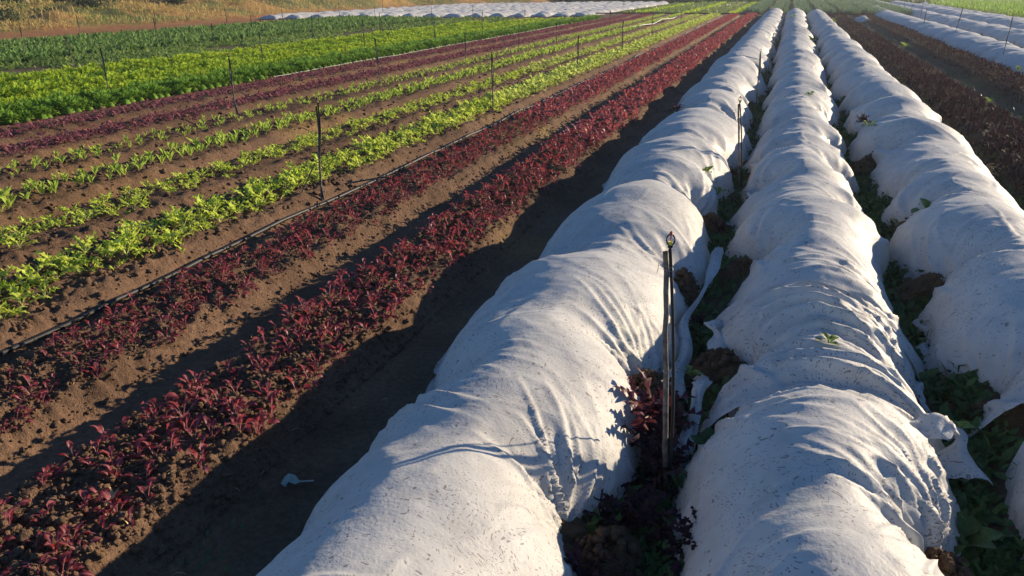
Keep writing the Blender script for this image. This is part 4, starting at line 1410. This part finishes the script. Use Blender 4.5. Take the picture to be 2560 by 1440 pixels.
for (x, y, z, sc, lab) in ((1.62, 8.75, 0.26, 1.35, 'big leafy green weed pushing out over the right cover'), (-0.72, 9.45, 0.40, 0.55, 'green sprout poking through the left cover near the second post'),
                           (-0.56, 9.25, 0.20, 0.6, 'bright green sprout at the edge of the left cover below the second post'), (0.50, 15.4, 0.62, 0.55, 'green sprout poking through the middle cover near mid length'),
                           (1.36, 13.3, 0.44, 0.8, 'green weed poking through the right cover at mid length'), (0.43, 4.47, 0.56, 0.42, 'small upright green leaf sticking out of the bunched middle sheet'),
                           (-1.55, 7.9, 0.40, 0.45, 'small green leaf at the shaded shoulder of the left cover'), (1.02, 40.0, 0.10, 2.2, 'bright green clump in the gap at two thirds of the middle cover'),
                           (0.98, 37.2, 0.10, 2.3, 'bright green clump just nearer than its neighbour in the right gap'), (1.05, 50.5, 0.1, 2.2, 'bright green clump in the right gap near the far end'),
                           (2.30, 48.5, 0.50, 1.8, 'yellowish weed on the far part of the right cover'), (0.15, 52.0, 0.6, 1.5, 'small weed on the far part of the middle cover'),
                           (4.35, 35.0, 0.2, 1.6, 'bright green weed on the left purple bed'), (3.85, 17.6, 0.35, 0.8, 'green weed on the near part of the left purple bed'),
                           (5.9, 24.5, 0.35, 1.0, 'yellow green weed on the right purple bed'), (-0.32, 6.9, 0.1, 0.5, 'bright green leaf tip at the hem of the left cover'),
                           (-0.34, 4.62, 0.15, 0.4, 'small bright green weed right of the twisted hem'), (1.12, 4.28, 0.2, 0.6, 'yellow green weed standing in the right gap beside the front sheet')):
    bg_.place((x, y, z), rng.random() * 6.28, sc, lab, 'weed', 'green weeds poking out around the covers', leaves=y < 20)
miz.place((-1.72, 14.3, 0.38), 1.0, 0.7, 'purple sprout sticking out of the shaded side of the left cover', 'salad plant')
miz.place((1.33, 13.9, 0.42), 2.0, 0.6, 'purple sprout through the right cover behind the green weed', 'salad plant')
# lone debris
V, F, R = leaf(0.17, 0.055, 7, 2, stem=0.45, curl=0.2, cup=0.6, ruf=0.6, bend=0.1, seed=5, sw=0.3)
V = tilty(V, 1.05)
o = link('dead_leaf', mesh_np('dead_leaf', V, F, M['paleleaf'], True), loc=(-2.12, 2.98, 0.03))
o.rotation_euler = (0.1, 0, 3.7)
tag(o, 'pale wilted leaf lying in the dark furrow left of the white cover', 'dead leaf')
V, F, R = leaf(0.12, 0.06, 5, 1, stem=0.3, curl=0.8, cup=0.6, ruf=0.6, bend=0.5, seed=6, sw=0.3)
o = link('dead_leaf', mesh_np('dead_leaf', tilty(V, 0.9), F, M['straw'], True), loc=(-2.70, 2.22, 0.20))
tag(o, 'crumpled yellow dead leaf on the edge of the nearest red bed', 'dead leaf')
o = link('dead_leaf', mesh_np('dead_leaf', rotz(tilty(V, 0.9), 2.0), F, M['straw'], True), loc=(-2.80, 2.30, 0.19))
tag(o, 'crumpled straw coloured leaf lying behind the yellow one on the nearest red bed', 'dead leaf')
o = link('dead_leaf', mesh_np('dead_leaf', rotz(tilty(V, 1.0), 1.0), F, M['paleleaf'], True), loc=(-3.62, 9.9, 0.05))
tag(o, 'small pale leaf in the furrow between the two red beds', 'dead leaf')
for (x, y, lab) in ((2.80, 22.3, 'tangle of dry straw in the dark furrow right of the covers, farthest'), (2.92, 19.4, 'tangle of dry straw in the dark furrow, middle one'), (2.86, 12.3, 'tangle of dry stalks in the dark furrow, nearest')):
    Vs, Fs, q = [], [], 0
    for i in range(26):
        a = rng.random() * 6.28
        p0 = np.array([rng.normal(0, 0.10), rng.normal(0, 0.16), 0.02])
        p1 = p0 + np.array([math.cos(a) * 0.08, math.sin(a) * 0.08, rng.uniform(0.02, 0.14)])
        p2 = p1 + np.array([math.cos(a + 0.8) * 0.08, math.sin(a + 0.8) * 0.08, rng.uniform(-0.06, 0.04)])
        V, F = tube([p0, p1, p2], 0.005, 4)
        Vs.append(V)
        Fs.append(F + q)
        q += len(V)
    o = link('straw_tangle', mesh_np('straw_tangle', np.concatenate(Vs), np.concatenate(Fs), M['straw'], False), loc=(x, y, float(ground_z(x, y))))
    tag(o, lab, 'straw')
# crumpled scrap of cover at the far end of the purple beds
n = 24
a, b = np.meshgrid(np.linspace(-1, 1, n), np.linspace(-1, 1, n))
zz = 0.42 * np.clip(1 - a ** 2 * 0.9, 0, 1) * np.clip(1 - b ** 2 * 0.9, 0, 1) + 0.07 * fbm(a * 3, b * 3, 3, 77)
V = np.stack([a * 0.55, b * 0.8, np.maximum(zz, 0.02)], 2).reshape(-1, 3)
tag(link('fabric_scrap', mesh_np('fabric_scrap', V, grid_faces(n, n), M['fabric_far'], True), loc=(4.75, 62.0, 0.03)), 'crumpled scrap of white fleece between the far ends of the purple beds', 'fabric')


# loose strips of hem
def strip(pts, w, label, mat='fabric', seed=0, cat='fabric strip'):
    P = np.asarray(pts, float)
    t = np.linspace(0, 1, 40)
    tt = np.linspace(0, 1, len(P))
    C_ = np.stack([np.interp(t, tt, P[:, i]) for i in range(3)], 1)
    for _ in range(4):
        C_[1:-1] = (C_[:-2] + C_[1:-1] * 2 + C_[2:]) / 4
    T = np.gradient(C_, axis=0)
    T /= np.linalg.norm(T, axis=1)[:, None]
    B = np.stack([-T[:, 1], T[:, 0], 0 * t], 1)
    nc = 9
    s = np.linspace(-1, 1, nc)
    V = C_[:, None] + B[:, None] * (s[None, :, None] * w * (0.8 + 0.55 * vn(t * 7, 0 * t, seed))[:, None, None]) + B[:, None] * (0.05 * vn(t * 6, 0 * t, seed + 5))[:, None, None]
    V[..., 2] += 0.035 * (1 - np.abs(vn(s[None] * 3.1 + t[:, None] * 2, t[:, None] * 4, seed + 1))) + 0.03 * (1 - s[None] ** 2)
    o = link('fabric_strip', mesh_np('fabric_strip', V.reshape(-1, 3), grid_faces(40, nc), M[mat], True))
    return tag(o, label, cat)


strip([(-0.36, 7.05, 0.20), (-0.42, 6.3, 0.14), (-0.50, 5.5, 0.10), (-0.44, 4.85, 0.07), (-0.42, 4.42, 0.03)], 0.055, 'twisted loose hem of the left cover hanging behind the nearest post', seed=1)
strip([(-1.92, 5.9, 0.02), (-1.96, 5.2, 0.02), (-1.93, 4.5, 0.02), (-1.82, 3.75, 0.03)], 0.07, 'flattened muddy hem strip in the shade along the left cover', seed=2)
strip([(-0.30, 4.72, 0.05), (-0.27, 4.55, 0.12), (-0.24, 4.3, 0.20), (-0.26, 3.95, 0.10), (-0.28, 3.6, 0.04)], 0.05, 'gathered corner of the front middle sheet hanging into the gap', seed=3)
strip([(-0.22, 5.75, 0.03), (-0.26, 5.4, 0.16), (-0.20, 5.0, 0.12), (-0.22, 4.8, 0.03)], 0.07, 'crumpled flap at the left end of the bunched sheet', seed=4)
strip([(-0.25, 9.9, 0.05), (-0.20, 9.4, 0.22), (-0.18, 9.0, 0.20), (-0.24, 8.6, 0.03)], 0.07, 'twisted flap of the middle cover beside the second post', seed=5)
strip([(1.05, 5.1, 0.05), (1.10, 4.7, 0.03), (1.15, 4.45, 0.03)], 0.05, 'torn white flap lying in the right gap', seed=6)
strip([(0.86, 3.95, 0.30), (0.98, 4.1, 0.36), (1.10, 4.2, 0.22), (1.14, 3.9, 0.12)], 0.10, 'rolled bulging hem at the far right corner of the front middle sheet', seed=7)
strip([(1.22, 6.3, 0.03), (1.26, 6.0, 0.06), (1.20, 5.6, 0.02)], 0.06, 'frayed white flap by the large soil heap on the right cover', seed=8)


# ------------------------------------------------------------------ trees and shrubs beyond the field
def tree(x, y, h, spread, nleaf, label, name='tree', pale=False, crown0=0.35, seed=0, group=None, forks=3, leafsz=0.35, z0=None):
    r = np.random.default_rng(seed)
    z0 = float(ground_z(x, y)) - 0.1 if z0 is None else z0
    o = link(name, None)
    o.location = (x, y, z0)
    tag(o, label, 'shrub' if name == 'shrub' else 'tree', group)
    Vs, Fs, q = [], [], 0
    tips = []
    fork_z = h * (0.12 if pale else 0.3)
    base = [np.array([0, 0, 0.0]), np.array([r.normal(0, 0.05) * h * 0.2, 0, fork_z])]
    segs = [(base, 0.030 * h, 0.022 * h)]
    for k in range(forks):
        a = r.random() * 6.28
        b1 = base[1] + np.array([math.cos(a) * spread * 0.2, math.sin(a) * spread * 0.2, h * 0.22])
        b2 = b1 + np.array([math.cos(a) * spread * 0.25 + r.normal(0, 0.2), math.sin(a) * spread * 0.25, h * 0.25])
        segs.append(([base[1] - np.array([0, 0, 0.1]), b1, b2], 0.018 * h, 0.006 * h))
        tips += [b1, b2]
    for P, ra, rb in segs:
        P = np.array(P)
        V, F = tube(P, np.linspace(ra, rb, len(P)), 8)
        Vs.append(V)
        Fs.append(F + q)
        q += len(V)
    link('trunk', mesh_np('trunk', np.concatenate(Vs), np.concatenate(Fs), M['bark' if pale else 'darkbark'], True), parent=o)
    # crown of leaf clumps
    nc = 16
    cen = []
    for k in range(nc):
        a = r.random() * 6.28
        rr = spread * 0.5 * math.sqrt(r.random())
        cen.append((math.cos(a) * rr, math.sin(a) * rr, h * (crown0 + (0.95 - crown0) * r.random()), spread * r.uniform(0.12, 0.24)))
    cen = np.array(cen)
    ci = r.integers(0, nc, nleaf)
    P = cen[ci, :3] + r.normal(0, 1, (nleaf, 3)) * cen[ci, 3:4] * np.array([1, 1, 0.7])
    P[:, 2] = np.maximum(P[:, 2], 0.05)
    V, F, R = leaf(leafsz, leafsz * 0.45, 2, 1, stem=0.0, curl=0.6, cup=0.3, ruf=0.3, seed=seed, sw=0.3)
    v, f, idx = scatter(V, F, P, r.random(nleaf) * 6.28, r.uniform(0.6, 1.4, nleaf), r.uniform(-1.5, 1.0, nleaf), r.random(nleaf) * 6.28)
    link('crown', mesh_np('crown', v, f, M['treeleaf'], False, attrs={'rnd': r.random(nleaf)[idx]}), parent=o)
    return o


def at_px(u, F):
    R = (u - 1280) / 1950.0 * (F * cP + 2.0 * sP)
    return R * cS - F * sS, R * sS + F * cS


for k, (u, F_, h, pale, lab) in enumerate(((46, 63, 9, False, 'dark trunked tree behind the bank at the top left corner'), (72, 62, 8, True, 'pale forked gum tree behind the golden bank at the top left'),
                                           (338, 80, 8, True, 'thin pale tree behind the bank, left of its pair'), (352, 81, 8, True, 'leaning pale tree behind the bank, right of its pair'),
                                           (-60, 66, 8, False, 'tree just outside the top left corner'))):
    x, y = at_px(u, F_)
    tree(x, y, h, 5.0, 1500, lab, pale=pale, crown0=0.4, seed=500 + k, group='trees behind the golden bank', forks=3 if pale else 2)
for k in range(9):
    x, y = at_px(-130 + 62 * k, 68 + 2.2 * k + 3 * (k % 2))
    tree(x, y, 5.5, 6.5, 2200, 'dark bushy tree in the shaded belt behind the bank, %s from the left' % (ORD[k] if k else 'leftmost'), crown0=0.03, seed=520 + k, group='dark bushy trees behind the bank', leafsz=0.4)
for k in range(14):
    x, y = at_px(800 + 115 * k, 150 + 8 * (k % 3))
    tree(x, y, 8.0, 10.0, 1600, 'dark distant tree beyond the far end of the field, number %s from the left' % ('one two three four five six seven eight nine ten eleven twelve thirteen fourteen'.split()[k]),
         crown0=0.03, seed=560 + k, group='distant trees beyond the field', leafsz=0.7)
for k, (x, y, w, lab) in enumerate(((-44.5, 37.0, 1.0, 'low dark green bush at the foot of the bank, far left'), (-46.5, 45.5, 0.8, 'small dark bush on the slope of the bank'), (-48.0, 52.0, 1.2, 'dark bush high on the bank below the pale trees'),
                                    (-46.0, 53.5, 0.7, 'small round bush low on the bank'), (-50.5, 60.0, 1.2, 'broad dark bush near the bank crest'), (-46.3, 60.0, 0.7, 'small green bush at the bank foot near the track'),
                                    (-49.5, 74.0, 1.3, 'dark bush on the bank toward its far end'), (-46.5, 36.4, 0.9, 'dark bush on the bank at the left edge'))):
    tree(x, y, 0.9 * w, 2.0 * w, 700, lab, name='shrub', crown0=0.05, seed=600 + k, group='bushes on the golden bank', leafsz=0.16)
hedge = rnd_pts(-48, -12, 116, 122, 7000, False)
foliage('far_hedge', hedge, 1.1, 0.3, 'darkweed', 'low dark scrub beyond the far white covers', 'scrub', tilt=(-0.3, 0.5))

nb = 18000
ub = rng.uniform(-160, 345, nb)
fb = rng.uniform(66, 76, nb)
bx, by = at_px(ub, fb)
foliage('scrub_belt', np.column_stack([bx, by, ground_z(bx, by, False) + rng.random(nb) ** 1.3 * 1.8]), 0.5, 0.2, 'treeleaf', 'dark shaded scrub behind the golden bank at the top left', 'scrub', tilt=(-0.6, 1.0), scale=(0.6, 1.4))

# scattered straw and root bits on the beds
Pst = np.concatenate([rnd_pts(-3.6, -2.3, 1.6, 16, 260), rnd_pts(-5.0, -3.7, 2.2, 16, 220), rnd_pts(-8.8, -5.1, 3.5, 20, 420), rnd_pts(-2.5, -1.9, 2, 10, 6)])
bV_, bF_ = tube([[-0.03, 0, 0], [0, 0.004, 0.006], [0.03, 0, 0.0]], 0.0016, 4)
v, f, idx = scatter(bV_, bF_, Pst + [0, 0, 0.006], rng.random(len(Pst)) * 6.28, rng.uniform(0.3, 0.9, len(Pst)))
tag(link('straw_bits', mesh_np('straw_bits', v, f, M['straw'])), 'bits of dry straw and root scattered over the soil', 'straw', kind='stuff')
# haze volume added to stand in for sun glare veiling the lens
def haze_box():
    x0, x1, y0, y1, z0, z1 = -395, 395, -55, 195, -1.5, 16.0
    V = np.array([[x, y, z] for x in (x0, x1) for y in (y0, y1) for z in (z0, z1)], float)
    F = np.array([[0, 1, 3, 2], [4, 6, 7, 5], [0, 4, 5, 1], [2, 3, 7, 6], [0, 2, 6, 4], [1, 5, 7, 3]])
    m, nt, out = mat_new('haze')
    pv = N(nt, 'ShaderNodeVolumePrincipled')
    pv.inputs['Color'].default_value = (0.92, 0.95, 1.0, 1)
    pv.inputs['Density'].default_value = 0.0006
    pv.inputs['Anisotropy'].default_value = 0.45
    nt.links.new(pv.outputs[0], out.inputs['Volume'])
    o = link('haze', mesh_np('haze', V, F, m))
    tag(o, 'thin haze added over the field to imitate lens glare', kind='stuff')


haze_box()
